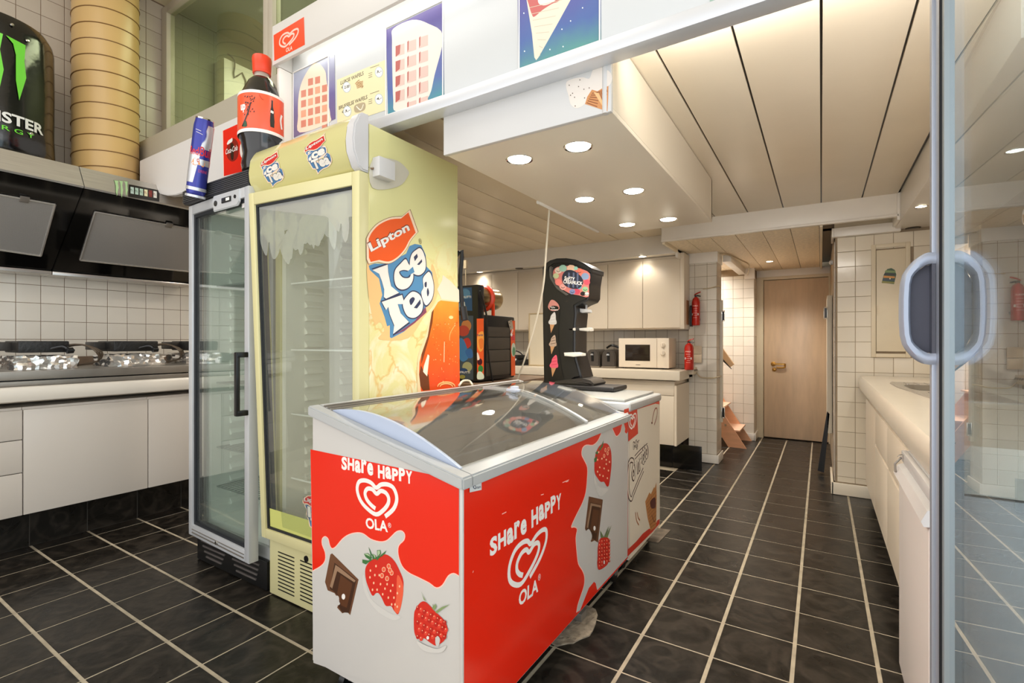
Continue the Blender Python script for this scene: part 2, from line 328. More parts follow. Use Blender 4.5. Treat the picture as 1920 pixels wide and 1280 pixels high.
# ---------------------------------------------------------------- flat artwork (vector print on real surfaces)
TXT = {}
def glyphs(s, bold=0, shear=0):
    k = (s, bold, shear)
    if k not in TXT:
        c = bpy.data.curves.new('t', 'FONT'); c.body = s; c.offset = bold; c.shear = shear; c.resolution_u = 3
        o = bpy.data.objects.new('t', c); me = bpy.data.meshes.new_from_object(o)
        vs = [v.co.copy() for v in me.vertices]; fs = [tuple(p.vertices) for p in me.polygons]
        bpy.data.objects.remove(o); bpy.data.curves.remove(c); bpy.data.meshes.remove(me)
        x0 = min(v.x for v in vs); x1 = max(v.x for v in vs); y0 = min(v.y for v in vs); y1 = max(v.y for v in vs)
        TXT[k] = ([((v.x - x0) / (x1 - x0), (v.y - y0) / (y1 - y0)) for v in vs], fs)
    return TXT[k]
class Art:
    def __init__(s, face, c, sc=1, off=(0, 0), warp=None, plane=None):
        s.face, s.c, s.sc, s.off, s.warp, s.plane = face, c, sc, off, warp, plane; s.v = []; s.f = []; s.mi = []; s.m = []; s.lay = 0
    def zoom(s, sc, ox, oy): s.sc, s.off = sc, (ox, oy); return s
    def P(s, x, y):
        x = s.off[0] + x / s.sc; y = s.off[1] + y / s.sc
        if s.plane:
            p0, U, V, n = s.plane; q = onP(x, y, p0, n) - p0; return (q.dot(U), q.dot(V))
        p = onX(x, y, s.c) if s.face == '+X' else onY(x, y, s.c)
        return (p.y, p.z) if s.face == '+X' else (p.x, p.z)
    def to3(s, u, v, off):
        if s.warp: return s.warp(u, v, off)
        if s.plane: p0, U, V, n = s.plane; return p0 + U * u + V * v + n * off
        return Vector((s.c + off, u, v)) if s.face == '+X' else Vector((u, s.c - off, v))
    def add(s, uv, faces, m):
        s.lay += 1; o = .0005 + s.lay * .000025; b = len(s.v)
        if m not in s.m: s.m.append(m)
        s.v += [s.to3(u, v, o) for u, v in uv]
        for f in faces: s.f.append([b + i for i in f]); s.mi.append(s.m.index(m))
        return s
    def poly(s, pts, m): uv = [s.P(*p) for p in pts]; return s.add(uv, [range(len(uv))], m)
    def uv(s, pts, m): return s.add(pts, [range(len(pts))], m)
    def smooth(s, pts, m, k=4, uvin=False):
        P = [Vector(p if uvin else s.P(*p)) for p in pts]; n = len(P); Q = []
        for i in range(n):
            a, b, c, d = (P[(i + j) % n] for j in (-1, 0, 1, 2))
            for q in range(k):
                t = q / k; Q.append(tuple(.5 * ((2 * b) + (c - a) * t + (2 * a - 5 * b + 4 * c - d) * t * t + (3 * b - a - 3 * c + d) * t ** 3)))
        return s.add(Q, [range(len(Q))], m)
    def ell(s, x, y, rx, ry, m, n=14, rot=0):
        return s.poly([(x + rx * math.cos(t) * math.cos(rot) - ry * math.sin(t) * math.sin(rot), y + rx * math.cos(t) * math.sin(rot) + ry * math.sin(t) * math.cos(rot)) for t in [2 * PI * i / n for i in range(n)]], m)
    def line(s, pts, wd, m, k=4, uvin=False, taper=False):
        P = [Vector(p if uvin else s.P(*p)) for p in pts]; n = len(P); Q = []
        for i in range(n - 1):
            a, b, c, d = (P[min(max(i + j, 0), n - 1)] for j in (-1, 0, 1, 2))
            for q in range(k):
                t = q / k; Q.append(.5 * ((2 * b) + (c - a) * t + (2 * a - 5 * b + 4 * c - d) * t * t + (3 * b - a - 3 * c + d) * t ** 3))
        Q.append(P[-1]); L = []; N = len(Q)
        for i, p in enumerate(Q):
            t = (Q[min(i + 1, N - 1)] - Q[max(i - 1, 0)]); t = t.normalized() if t.length > 1e-9 else Vector((1, 0)); nn = Vector((-t.y, t.x))
            ww = wd * (1 - .8 * i / N if taper else 1) / 2; L += [tuple(p + nn * ww), tuple(p - nn * ww)]
        return s.add(L, [(2 * i, 2 * i + 1, 2 * i + 3, 2 * i + 2) for i in range(N - 1)], m)
    def text(s, t, p0, p1, hpx, m, bold=.02, shear=0, uvh=None, grow=0):
        """text between two baseline points (picture px on this plane); hpx = letter height in px"""
        g, fs = glyphs(t, bold, shear); a = Vector(s.P(*p0)); b = Vector(s.P(*p1)); u = s.P(p0[0], p0[1] - hpx)
        hh = uvh if uvh else (Vector(u) - a).length; X = b - a; n = Vector((-X.y, X.x)).normalized()
        if s.face == 'flip': n = -n
        if grow: X = X * (1 + grow); a = a - X * (grow / 2) - n * hh * grow / 2; hh *= 1 + grow
        return s.add([tuple(a + X * x + n * (hh * y)) for x, y in g], fs, m)
    def textuv(s, t, u, v, wd, hh, m, bold=.02, shear=0, ang=0):
        g, fs = glyphs(t, bold, shear); c, q = math.cos(ang), math.sin(ang)
        return s.add([(u + x * wd * c - y * hh * q, v + x * wd * q + y * hh * c) for x, y in g], fs, m)
    def hand(s, t, p0, p1, hpx, m, bold=.06):
        a = Vector(s.P(*p0)); b = Vector(s.P(*p1)); hh = (Vector(s.P(p0[0], p0[1] - hpx)) - a).length; X = b - a; n = Vector((-X.y, X.x)).normalized()
        wd = [1.15 if c in 'H' else .9 if c in 'r' else 1 for c in t]; T = sum(wd); x0 = 0
        for i, (c, w_) in enumerate(zip(t, wd)):
            g, fs = glyphs(c, bold, 0); o = n * hh * (.05 if i % 2 else -.02); k = 1.0 + (.08 if i % 3 == 0 else 0)
            s.add([tuple(a + X * ((x0 + w_ * (.04 + .90 * x)) / T) + n * (hh * k * y) + o) for x, y in g], fs, m); x0 += w_
    def build(s, name, parent):
        base = root_loc(parent); me = bpy.data.meshes.new(name); me.from_pydata([v - base for v in s.v], [], s.f)
        for m in s.m: me.materials.append(m)
        me.polygons.foreach_set('material_index', s.mi); me.update()
        o = bpy.data.objects.new(name, me); COL.objects.link(o)
        if parent: o.parent = parent
        return o
HEART = [(388, 530), (425, 485), (438, 435), (425, 392), (400, 379), (370, 385), (348, 404), (325, 385), (295, 379), (268, 392), (260, 432), (275, 478), (305, 510), (347, 530),
         (378, 505), (400, 470), (403, 440), (390, 419), (368, 415), (350, 432), (330, 415), (308, 417), (297, 440), (305, 468), (325, 490), (345, 503)]
def heart(art, p0, p1, p2, m, wd):
    """heart swirl: p0,p1 = left/right extremes at lobe height, p2 = bottom tip, in art px"""
    a, b, c = (Vector(art.P(*p)) for p in (p0, p1, p2)); mid = (a + b) / 2
    pts = [tuple(mid + (b - a) * ((x - 349) / 180.) + (c - mid) * ((y - 430) / 100.)) for x, y in HEART]
    art.line(pts, wd, m, k=4, uvin=True)
C_W = flat(238, 232, 226); C_PINK = flat(255, 196, 180); C_CHOC = flat(62, 34, 18); C_CHOC2 = flat(104, 66, 42); C_CHOCL = flat(150, 118, 92); C_STR = flat(206, 36, 22)
C_STR2 = flat(232, 92, 60); C_SEED = flat(250, 190, 150); C_GRN = flat(58, 110, 58); C_GRNL = flat(170, 190, 150); C_SH = flat(206, 202, 196)
def strawberry(a, outline, seeds, leaves, c):
    a.smooth(outline, C_STR)
    for x, y in seeds: a.ell(x, y, 4 * c, 6 * c, C_SEED, 8)
    for l in leaves: a.poly(l, C_GRN)

FILM = glassmat('ice_film', (244, 244, 220), 1.45, .1, .5, .38)
# ================================================================= STRUCTURE
T = .1215
fl = struct(box(-4.6, 1.2, -1.6, 7.3, -.12, -.001).build('floor', GROUTL))
def fgap(u, v): return (.0075, .013) if u < -1.2 else (.014, .0075)
def fvis(u, v):
    d = -S_ * u + C_ * v
    if d < .25: return True
    x = 960 + F * (C_ * u + S_ * v) / d; y = 640 + F * H / d
    if not (-140 < x < 1990 and y < 1440): return True
    if u < -4.0 or u > .37: return True
    if u < -1.15 and v > 4.75: return not (v > 5.1 and v < 6.7 and u > -1.6)
    if -2.9 < u < -1.6 and 1.5 < v < 4.4: return True
    return False
P_ = .2675
tiles(fl, -.001, '+Z', -4.0, 1.15, .1, 6.95, P_, P_, SLATE, uo=-.357, vo=.925, gap=fgap, th=.0065, skip=fvis, jit=.0003)
wl = struct(box(-4.6, -4.45, -1.6, 5.4, 0, 3.95).build('wall_left', GROUT))
tiles(wl, -4.45, '+X', .48, 2.07, 1.1, 1.72, T, .1215, GLZ, uo=.969, vo=1.224)
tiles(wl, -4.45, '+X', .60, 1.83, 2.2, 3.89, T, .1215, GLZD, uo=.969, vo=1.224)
struct(box(-4.6, -1.14, 5.25, 5.35, 0, 2.3).build('wall_back', GROUT))
wb = bpy.data.objects['wall_back']
tiles(wb, 5.25, '-Y', -4.3, -1.14, .93, 1.37, .118, .118, GLZ, uo=-1.14, vo=.97)
# pillar left of the corridor
pl = struct(box(-1.14, -.872, 5.166, 5.42, 0, 2.1).build('wall_pillar', GROUTW))
tiles(pl, 5.166, '-Y', -1.14, -.872, .09, 2.04, .118, .118, GLZ, uo=-1.08, vo=.09)
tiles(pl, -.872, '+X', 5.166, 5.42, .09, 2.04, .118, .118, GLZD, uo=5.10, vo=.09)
tr = M().box(-1.15, -.862, 5.150, 5.43, 1.995, 2.10, .004).build('trim_1', WPAINT); struct(tr)
bs = M().box(-1.14, -.866, 5.148, 5.158, .005, .09, .003).box(-.866, -.852, 5.148, 5.42, .005, .09, .003).build('baseboard_pillar', WPAINT); struct(bs)
# stairwell wall and door wall
sw = struct(box(-2.3, -.69, 6.61, 6.72, 0, 2.5).build('wall_stairwell', GROUTW))
tiles(sw, 6.61, '-Y', -1.75, -.69, .09, 2.02, .118, .118, GLZ, uo=-.69, vo=.09)
sw2 = struct(box(-.78, -.69, 6.72, 6.98, 0, 2.2).build('wall_door_return', GROUT))
tiles(sw2, -.69, '+X', 6.604, 6.93, .09, 2.0, .118, .118, GLZD, uo=6.604, vo=.09)
struct(box(-2.3, -.68, 6.595, 6.607, .003, .09, .003).box(-.69, -.672, 6.595, 6.93, .003, .09, .003).build('baseboard_stairwell', WPAINT))
struct(box(-2.35, -2.3, 5.35, 6.8, 0, 2.5).build('wall_stairwell_side', CREAM))
struct(box(-.9, .3, 6.98, 7.1, 0, 2.3).build('wall_door', CREAM))
# right tiled wall
wr = struct(box(.096, 1.1, 4.656, 4.80, 0, 2.06).build('wall_right_tiled', GROUTW))
def sk(u, v): return .325 < u < .56 and 1.09 < v < 1.95
tiles(wr, 4.656, '-Y', .096, .95, .10, 2.03, .118, .118, GLZW, uo=-.011, vo=.97 - .118 * 8, skip=sk)
wr2 = struct(box(.09, .3, 4.80, 6.95, 0, 2.2).build('wall_corridor_right', GROUTW))
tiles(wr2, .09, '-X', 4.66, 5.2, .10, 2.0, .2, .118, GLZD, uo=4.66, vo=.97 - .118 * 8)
struct(box(.07, .96, 4.632, 4.649, .003, .095, .003).box(.066, .083, 4.632, 5.2, .003, .095, .003).build('baseboard_right', GLZW))
struct(box(.085, .5, 4.60, 4.66, 2.03, 2.10, .004).box(.07, .085, 4.60, 4.9, 2.03, 2.1, .003).build('trim_2', WPAINT))
struct(box(.09, 1.1, 4.662, 4.8, 2.05, 2.3).box(.0, .09, 4.9, 5.0, 2.16, 2.3).build('wall_right_top', CREAM))
struct(box(.95, 1.1, 1.7, 4.66, 0, 2.4).build('wall_right', GROUT))
wR = bpy.data.objects['wall_right']

tiles(fl, -.001, '+Z', .38, 1.1, .9, 1.66, P_, P_, SLATE, uo=-.357, vo=.925, gap=fgap, th=.0065, jit=.0003)
# --- ceilings
ce = struct(box(-4.6, 1.1, 1.56, 4.86, 2.262, 2.32).build('ceiling', BLACK))
for k in range(-18, 4):
    x0 = k * .25 + .004
    if x0 + .242 > .455 and k * .25 < .455: x1 = .455
    else: x1 = x0 + .242
    if x0 > .45: continue
    far = 4.365 if x0 > -1.2 else 4.83
    (M().box(x0, x1 - .0, 1.56, far, 2.25, 2.262, .002)).build('plank', PLANK if x0 > -.8 else PLANKB, ce)
ce2 = struct(box(-1.17, .0, 4.38, 6.96, 2.108, 2.14).build('ceiling_corridor', BLACK))
e_ = [-1.17, -.998, -.801, -.606, -.404, -.207, -.012]
for a, b_ in zip(e_, e_[1:]): M().box(a + .002, b_ - .002, 4.385, 6.96, 2.098, 2.108, .0015).build('plank', SPECK, ce2)
ce3 = struct(box(.0, .6, 4.38, 6.96, 2.16, 2.19).build('ceiling_passage', BLACK))
for a, b_ in ((.012, .25), (.254, .56)): M().box(a, b_, 4.38, 4.66, 2.145, 2.16, .001).build('plank', PLANK, ce3)
struct(box(-1.19, .45, 4.345, 4.372, 2.10, 2.252, .003).box(-1.19, .46, 4.335, 4.375, 2.086, 2.104, .003).box(.45, .468, 4.335, 4.66, 2.06, 2.252, .003).build('trim_3', WPAINT))
struct(box(-1.19, -1.165, 4.372, 5.17, 2.07, 2.112, .003).box(-.010, .010, 4.375, 6.95, 2.075, 2.15, .003).build('trim_4', CREAM))
struct(box(-.86, -.78, 5.43, 6.6, 2.03, 2.10, .003).box(-.79, -.68, 6.55, 6.62, 1.97, 2.10, .003).box(-.69, .09, 6.88, 6.93, 2.015, 2.10, .006).build('trim_5', WPAINT))
struct(box(-2.3, -.86, 5.35, 6.61, 2.28, 2.32).build('ceiling_stairwell', CREAM))
# bulkhead over the back wall cupboards, bulkhead along the right wall
struct(box(-4.45, -1.19, 4.83, 5.25, 2.065, 2.262, .003).box(-1.19, -1.165, 4.83, 5.17, 2.02, 2.1, .003).build('trim_6', WPAINT))
struct(box(.468, .95, 1.9, 4.656, 2.05, 2.262, .003).build('trim_7', WPAINT))
# high ceiling over the counter area and mezzanine window
struct(box(-4.6, 1.2, -1.6, 1.9, 3.9, 4.0).build('ceiling_high', CREAM))
wn = struct(M().frame(-4.44, -2.98, 2.66, 3.86, 1.80, 1.86, .085, .05, .06, .065, .004).frame(-2.98, 1.1, 2.66, 3.86, 1.80, 1.86, .05, .05, .06, .065, .004).build('window_1', mat('window_frame_paint', (196, 186, 168), .4, var=.04)))
M().box(-4.36, -3.03, 1.828, 1.834, 2.72, 3.81).box(-2.93, 1.05, 1.828, 1.834, 2.72, 3.81).build('pane', WGLASS, wn)
GREYG = mat('grey_green_plaster', (150, 150, 122), .7, var=.08, scale=2)
struct(box(-4.45, 1.1, 3.1, 3.2, 2.32, 3.95).build('wall_mezzanine', GREYG))
struct(box(-4.45, 1.1, 1.9, 3.1, 3.9, 3.95).build('ceiling_mezzanine', mat('mezzanine_ceiling', (150, 156, 122), .7)))
struct(box(-4.45, 1.1, 1.56, 1.84, 2.32, 2.66).build('wall_parapet', mat('parapet_board', (176, 168, 150), .5)))
lamp('mezzanine_light', 'AREA', (-3.0, 2.5, 3.85), 34, (1, 1, .85), 1.6, .6)
struct(box(-4.449, -4.44, 1.87, 3.1, 2.3, 3.9).build('wall_mezzanine_side', GREYG))
hb = thing('wall_heater', 'white boxy heater seen through the high window, with printed notice and cables', 'heater', (-4.35, 2.5, 2.33))
M().box(-4.44, -4.28, 2.20, 2.95, 2.325, 3.62, .01).build('casing', WPAINT, hb)
M().box(-4.281, -4.276, 2.24, 2.33, 2.98, 3.2, .001).build('notice', flat(150, 140, 126), hb)
M().tube([(-4.27, 2.22, 3.66), (-4.26, 2.28, 3.62), (-4.27, 2.28, 3.48), (-4.27, 2.38, 3.5), (-4.27, 2.40, 2.6)], .006).build('cable', flat(110, 106, 96), hb)
# --- door at the corridor end
dr = struct(M().frame(-.69, .095, 0, 2.03, 6.885, 6.96, .075, .02, .05, .0, .004).build('door_1', CREAM))
M().box(-.61, .075, 6.915, 6.955, .012, 1.975, .004).build('door_leaf', mat('brushed_door_paint', (220, 194, 164), .22, var=.07, scale=3, stretch=(6, 6, 1), bump=.05, bscale=12), dr)
M().tube([(-.505, 6.91, .93), (-.505, 6.87, .93), (-.49, 6.862, .93), (-.385, 6.862, .93), (-.378, 6.88, .925), (-.378, 6.885, .905), (-.39, 6.885, .885), (-.47, 6.885, .885)], .011, smooth=2).lathe([(.028, 0), (.028, .006), (.02, .01)], (-.505, 6.915, .93), (0, -1, 0)).lathe([(.024, 0), (.024, .006), (.015, .012)], (-.495, 6.915, .86), (0, -1, 0)).build('door_handle', mat('brass', (206, 160, 84), .3, .9), dr)
# ================================================================= LEFT COUNTER
def cabinet(name, label, x0, x1, y0, y1, z0, z1, front, splits, material=CAB, group=None, gap=.004, t=.02, cat='cabinet', carc=None):
    """front '+X' or '-Y' or '-X'; splits = list of (a0,a1,z0,z1,partname)"""
    r = thing(name, label, cat, ((x0 + x1) / 2, (y0 + y1) / 2, z0), group); m = M()
    if front == '+X': m.box(x0, x1 - t - .002, y0 + .001, y1 - .001, z0, z1)
    elif front == '-Y': m.box(x0 + .001, x1 - .001, y0 + t + .002, y1, z0, z1)
    else: m.box(x0 + t + .002, x1, y0 + .001, y1 - .001, z0, z1)
    m.build('carcass', carc or material, r)
    for a0, a1, b0, b1, nm in splits:
        q = M()
        if front == '+X': q.box(x1 - t, x1, a0 + gap / 2, a1 - gap / 2, b0 + gap / 2, b1 - gap / 2, .004)
        elif front == '-Y': q.box(a0 + gap / 2, a1 - gap / 2, y0, y0 + t, b0 + gap / 2, b1 - gap / 2, .004)
        else: q.box(x0, x0 + t, a0 + gap / 2, a1 - gap / 2, b0 + gap / 2, b1 - gap / 2, .004)
        q.build(nm, material, r)
    return r
XF = -3.78
SHD = mat('cabinet_shadow_side', (190, 180, 168), .4)
cabinet('drawer_unit', 'cream drawer unit at the left edge under the waffle iron worktop', -4.44, XF, .20, .852, .235, .84, '+X', [(.20, .852, .66, .828, 'drawer'), (.20, .852, .475, .66, 'drawer'), (.20, .852, .235, .475, 'drawer')])
cabinet('base_cabinet', 'wide cream base cabinet with one plain door between the drawers and the silver fridge side', -4.44, XF, .852, 1.455, .235, .84, '+X', [(.852, 1.455, .235, .828, 'door')])
cabinet('base_cabinet', 'cream base cabinet half hidden behind the silver glass door fridge', -4.44, XF, 1.455, 2.06, .235, .84, '+X', [(1.455, 2.06, .235, .828, 'door')])
wt = tag(M().prism([(-4.445, .87), (-3.77, .87), (-3.752, .878), (-3.745, .90), (-3.745, .94), (-3.752, .955), (-3.77, .96), (-4.445, .96)], 'Y', .15, 2.1).build('worktop', WTOP), 'long cream worktop with rounded edge under the waffle irons on the left wall', 'worktop')
pk = struct(box(-4.44, -3.96, .15, 2.1, 0, .235).build('baseboard_left', mat('dark_grout', (70, 66, 60), .9)))
tiles(pk, -3.96, '+X', .2, 2.05, .0, .24, .27, .26, SLATE, uo=.92, vo=-.01, th=.008, name='tile')
hf = thing('steel_hob_frame', 'low brushed steel counter frame carrying the waffle irons', 'steel frame', (-4.05, .9, .962))
M().box(-4.40, -3.762, .1, 1.70, .995, 1.045, .005).box(-4.40, -3.765, .1, 1.70, .962, .988, .003).build('top_frame', STEELD, hf)
M().box(-4.38, -3.80, .13, 1.67, .985, .998).build('inner_shadow_fill', BLACK, hf)  # black sheet stands in for the shade between the frame slabs
hf2 = thing('steel_hob_frame', 'second short steel counter frame behind the silver fridge edge', 'steel frame', (-4.05, 1.9, .962))
M().box(-4.40, -3.762, 1.715, 2.06, .995, 1.045, .005).box(-4.40, -3.765, 1.715, 2.06, .962, .988, .003).build('top_frame', STEELD, hf2)
M().cyl((-3.80, 1.715, .985), (-3.80, 1.715, 1.03), .012).build('knob', CHROME, hf2)
def crumple(m, amp, seed):
    r = random.Random(seed)
    for v in m.bm.verts: v.co += Vector((r.uniform(-amp, amp), r.uniform(-amp, amp), r.uniform(-amp, amp)))
def foilbox(y0, y1, x0, x1, z0, z1, label, seed):
    b = M(); bm = b.bm; nx, ny, nz = 9, 16, 6
    def grid(f, n, k):
        g = [[bm.verts.new(f(i / n, j / k)) for j in range(k + 1)] for i in range(n + 1)]
        for i in range(n):
            for j in range(k): bm.faces.new((g[i][j], g[i + 1][j], g[i + 1][j + 1], g[i][j + 1]))
    L = lambda a, c, t: a + (c - a) * t
    grid(lambda s, t: (x1, L(y0, y1, s), L(z0, z1, t)), ny, nz); grid(lambda s, t: (L(x0, x1, s), y0, L(z0, z1, t)), nx, nz)
    grid(lambda s, t: (L(x0, x1, s), y1, L(z0, z1, t)), nx, nz); grid(lambda s, t: (L(x0, x1, s), L(y0, y1, t), z1), nx, ny)
    bmesh.ops.remove_doubles(bm, verts=bm.verts[:], dist=.0005)
    r = random.Random(seed)
    for v in bm.verts:
        k = 1 if v.co.z > z0 + .005 else .4
        v.co += Vector((r.uniform(-.007, .007) * k, r.uniform(-.006, .006) * k, r.uniform(-.005, .005) if v.co.z > z0 + .005 else 0))
    return tag(b.build('foil_box', FOIL, None, ang=.25), label, 'foil tray')
IRON = mat('cast_iron_grime', (24, 23, 22), .45, var=.5, scale=14, bump=.4, bscale=40)
def waffle_iron(y0, y1, zt, label, cable=True, foil=''):
    r = thing('waffle_iron', label, 'waffle iron', (-4.0, (y0 + y1) / 2, zt))
    M().box(-4.13, -3.86, y0 + .06, y1, zt, zt + .068, .008).build('upper_plate', IRON, r)
    M().box(-4.15, -4.0, y0, y0 + .075, zt + .01, zt + .062, .006).build('hinge_block', mat('hinge_steel', (60, 56, 52), .4, .6, var=.3), r)
    M().tube([(-3.87, y0 + .20, zt + .02), (-3.84, y0 + .25, zt + .035), (-3.81, y0 + .27, zt + .012)], .011).lathe([(.0, -.02), (.018, -.01), (.018, .02), (0, .03)], (-3.82, y0 + .27, zt + .01), (0, 1, .1)).build('handle', BLACK, r)
    if cable:
        for k in range(3):
            M().tube([(-3.95 - k * .03, y1 - .01, zt + .04 - k * .01), (-3.93, y1 + .08, zt + .045), (-3.90 + k * .02, y1 + .17 - k * .02, zt + .0), (-3.93, y1 + .16, zt - .06), (-4.0, y1 + .08, zt - .085), (-4.1, y1 + .03, zt - .09)], .0055).build('cable', mat('braided_cable', (92, 78, 62), .5), r)
    return r
for i, (y0, y1, l) in enumerate(((.79, 1.075, 'leftmost black waffle iron resting on a foil wrapped box'), (1.235, 1.546, 'middle black waffle iron with cables curling to its right'), (1.68, 1.95, 'rightmost black waffle iron, partly behind the silver fridge'))):
    foilbox(y0 + .04, y1 + .042, -4.16, -3.86, 1.047, 1.124, ('crumpled foil covered box under the leftmost waffle iron', 'crumpled foil covered box under the middle waffle iron', 'crumpled foil covered box beside the silver fridge')[i], i + 3)
    waffle_iron(y0, y1, 1.145, l)
tag(M().box(-4.40, -4.2, 1.0, 1.22, 1.046, 1.09, .01).box(-4.3, -4.05, 1.08, 1.17, 1.046, 1.075, .008).build('power_block', BLACK), 'dark clutter of power blocks between two foil boxes', 'power block')
tag(M().box(-4.40, -4.15, 1.53, 1.60, 1.046, 1.11, .01).build('power_block', BLACK), 'dark power block to the right of the middle foil box', 'power block')
tag(M().box(-4.3, -4.05, .66, .75, 1.046, 1.12, .02).build('power_block', IRON), 'dark lump at the left edge beside the leftmost foil box', 'power block')
# ================================================================= HOODS
HB, HT = Vector((-4.26, 0, 1.665)), Vector((-3.70, 0, 2.115)); HN = Vector((HT.z - HB.z, 0, -(HT.x - HB.x))).normalized()
HU = Vector((0, 1, 0)); HV = (HT - HB).normalized()
def hood(y0, y1, label):
    r = thing('range_hood', label, 'range hood', (-4.2, (y0 + y1) / 2, 1.65))
    M().prism([(-4.44, 1.66), (HB.x, HB.z), (HT.x, HT.z), (-3.80, 2.235), (-4.44, 2.235)], 'Y', y0 + .002, y1 - .002, .003).build('body', BLACKG, r)
    M().prism([(-3.695, 2.118), (-3.688, 2.128), (-3.775, 2.262), (-3.785, 2.25)], 'Y', y0 + .002, y1 - .002).prism([(-3.785, 2.255), (-3.775, 2.262), (-4.44, 2.262), (-4.44, 2.252)], 'Y', y0 + .002, y1 - .002).build('top_band', STEEL, r)
    M().box(-4.44, -4.245, y0 + .002, y1 - .002, 1.645, 1.668, .003).build('bottom_lip', STEEL, r)
    return r
FILT = meshmat('filter_mesh', (206, 204, 200), (172, 170, 168), 420)
def filt(r, px, nm='grease_filter'):
    q = [onP(x, y, HB, HN) for x, y in px]
    sg = 1 if (q[1] - q[0]).cross(q[3] - q[0]).dot(HN) > 0 else -1
    q = [p + HN * .001 for p in (q if sg > 0 else q[::-1])]
    f = M().slab(q, .006, .001).build(nm, FILT, r)
    c = sum(q, Vector()) / 4; fr = M()
    for i in range(4):
        a, b = q[i], q[(i + 1) % 4]; fr.cyl(a + HN * .006, b + HN * .006, .006, 8)
    fr.build('filter_frame', STEEL, f)
    t = q[0] * .62 + q[1] * .38 if q[0].z > c.z else q[2] * .62 + q[3] * .38
    M().box(-.02, .02, -.02, .02, -.004, .008, .003, mtx=Matrix.Translation(t + HN * .006) @ Vector((0, 0, 1)).rotation_difference(HN).to_matrix().to_4x4()).build('latch', STEELD, f)
h1 = hood(.32, 1.095, 'left black glass range hood, cut by the left edge of view')
filt(h1, [(-60, 353), (103, 382), (76, 478), (-80, 455)])
h2 = hood(1.095, 1.93, 'right black glass range hood with grey mesh filter, beside the silver fridge')
filt(h2, [(178, 396), (388, 433), (357, 508), (150, 486)])
st = Art('+X', 0, plane=(Vector((-3.688, 0, 2.128)) , Vector((0, 1, 0)), Vector((-.087, 0, .134)).normalized(), Vector((.134, 0, .087)).normalized())).zoom(3.2, 0, 0)
st.poly([(772, 1105), (957, 1142), (955, 1210), (768, 1180)], flat(24, 20, 18))
for i, c in enumerate(((180, 200, 190), (170, 195, 180), (175, 200, 180), (225, 220, 180), (120, 30, 24), (225, 225, 215))):
    x = 783 + i * 27.5; y = 1120 + i * 5
    st.poly([(x, y), (x + 20, y + 4), (x + 20, y + 44), (x, y + 40)], flat(*c)); st.text('m', (x + 4, y + 28), (x + 16, y + 30), 14, flat(40, 70, 40) if i < 3 else flat(150, 60, 50), .0)
CLAW = lambda x, y, w, h: [[(x, y), (x + .3 * w, y + .03 * h), (x + .27 * w, y + .2 * h), (x + .32 * w, y + .45 * h), (x + .25 * w, y + .7 * h), (x + .22 * w, y + h * .95), (x + .13 * w, y + .72 * h), (x + .12 * w, y + .35 * h), (x + .06 * w, y + .1 * h)],
    [(x + .33 * w, y + .02 * h), (x + .62 * w, y + .05 * h), (x + .58 * w, y + .3 * h), (x + .63 * w, y + .6 * h), (x + .55 * w, y + h * 1.05), (x + .47 * w, y + .8 * h), (x + .45 * w, y + .3 * h), (x + .42 * w, y + .12 * h)],
    [(x + .66 * w, y + .05 * h), (x + .95 * w, y + .08 * h), (x + .93 * w, y + .35 * h), (x + .96 * w, y + .6 * h), (x + .85 * w, y + h), (x + .80 * w, y + .7 * h), (x + .80 * w, y + .3 * h), (x + .76 * w, y + .14 * h)]]
for cl in CLAW(680, 1080, 92, 105): st.poly(cl, flat(60, 75, 50)); 
for cl in CLAW(684, 1082, 86, 98): st.poly(cl, flat(170, 205, 150))
tag(st.build('sticker_strip', None), 'black sticker strip with claw mark and row of cans on the steel hood band', 'sticker')
# duct
du = thing('ventilation_duct', 'fat tan spiral ventilation duct rising above the black hoods', 'duct', (-4.18, 1.36, 2.262))
DM = mat('tan_duct', (206, 170, 112), .33, .0, var=.05, scale=2, stretch=(1, 1, .3))
M().cyl((-4.18, 1.36, 2.262), (-4.18, 1.36, 3.9), .182, 48).build('duct_pipe', DM, du)
N_ = 40 * 17; b = M(); pts = []
for i in range(40 * 15 + 1):
    a = 2 * PI * i / 40; pts.append((-4.18 + .1835 * math.cos(a), 1.36 + .1835 * math.sin(a), 2.27 + i / 40 * .105))
b.tube(pts, .0035, 5, smooth=0).build('spiral_seam', mat('duct_seam', (128, 92, 48), .5), du)
# big black can-shaped display
ds = thing('can_display', 'big shiny black inflatable can display with green claw mark, standing on the left hood', 'display', (-4.12, .76, 2.262))
CX, CY, CR = -4.14, .80, .275
pr = [(.0, 0), (.20, 0), (.255, .02), (.275, .07), (.27, .2), (.272, .45), (.27, .72), (.262, .76), (.24, .80), (.12, .815), (0, .815)]
M().lathe(pr, (CX, CY, 2.262), (0, 0, 1), 48).build('body', mat('black_foil_film', (9, 9, 9), .16, 0, bump=.35, bscale=9, coat=.4), ds)
def cw(u, v, off): return Vector((CX + (CR + .002 + off) * math.cos(u / CR), CY + (CR + .002 + off) * math.sin(u / CR), v))
dA = Art('+X', 0, warp=cw)
GR = flat(108, 205, 58); ang0 = -.5
def ch(x, z): return (x, z)
def claw2(x, z, w_, h_, i):
    out = []
    for cx_, cy_ in CLAW(0, 0, 1, 1)[i]: out.append(ch(x + cx_ * w_, z - cy_ * h_))
    dA.uv(out, GR)
for i in range(3): claw2(-.19, 2.945, .29, .36, i)
dA.textuv('MONSTER', -.226, 2.435, .41, .062, flat(220, 220, 216), .03)
dA.textuv('E N E R G Y', -.17, 2.393, .30, .026, GR, .01)
dA.build('printed_mark', ds)
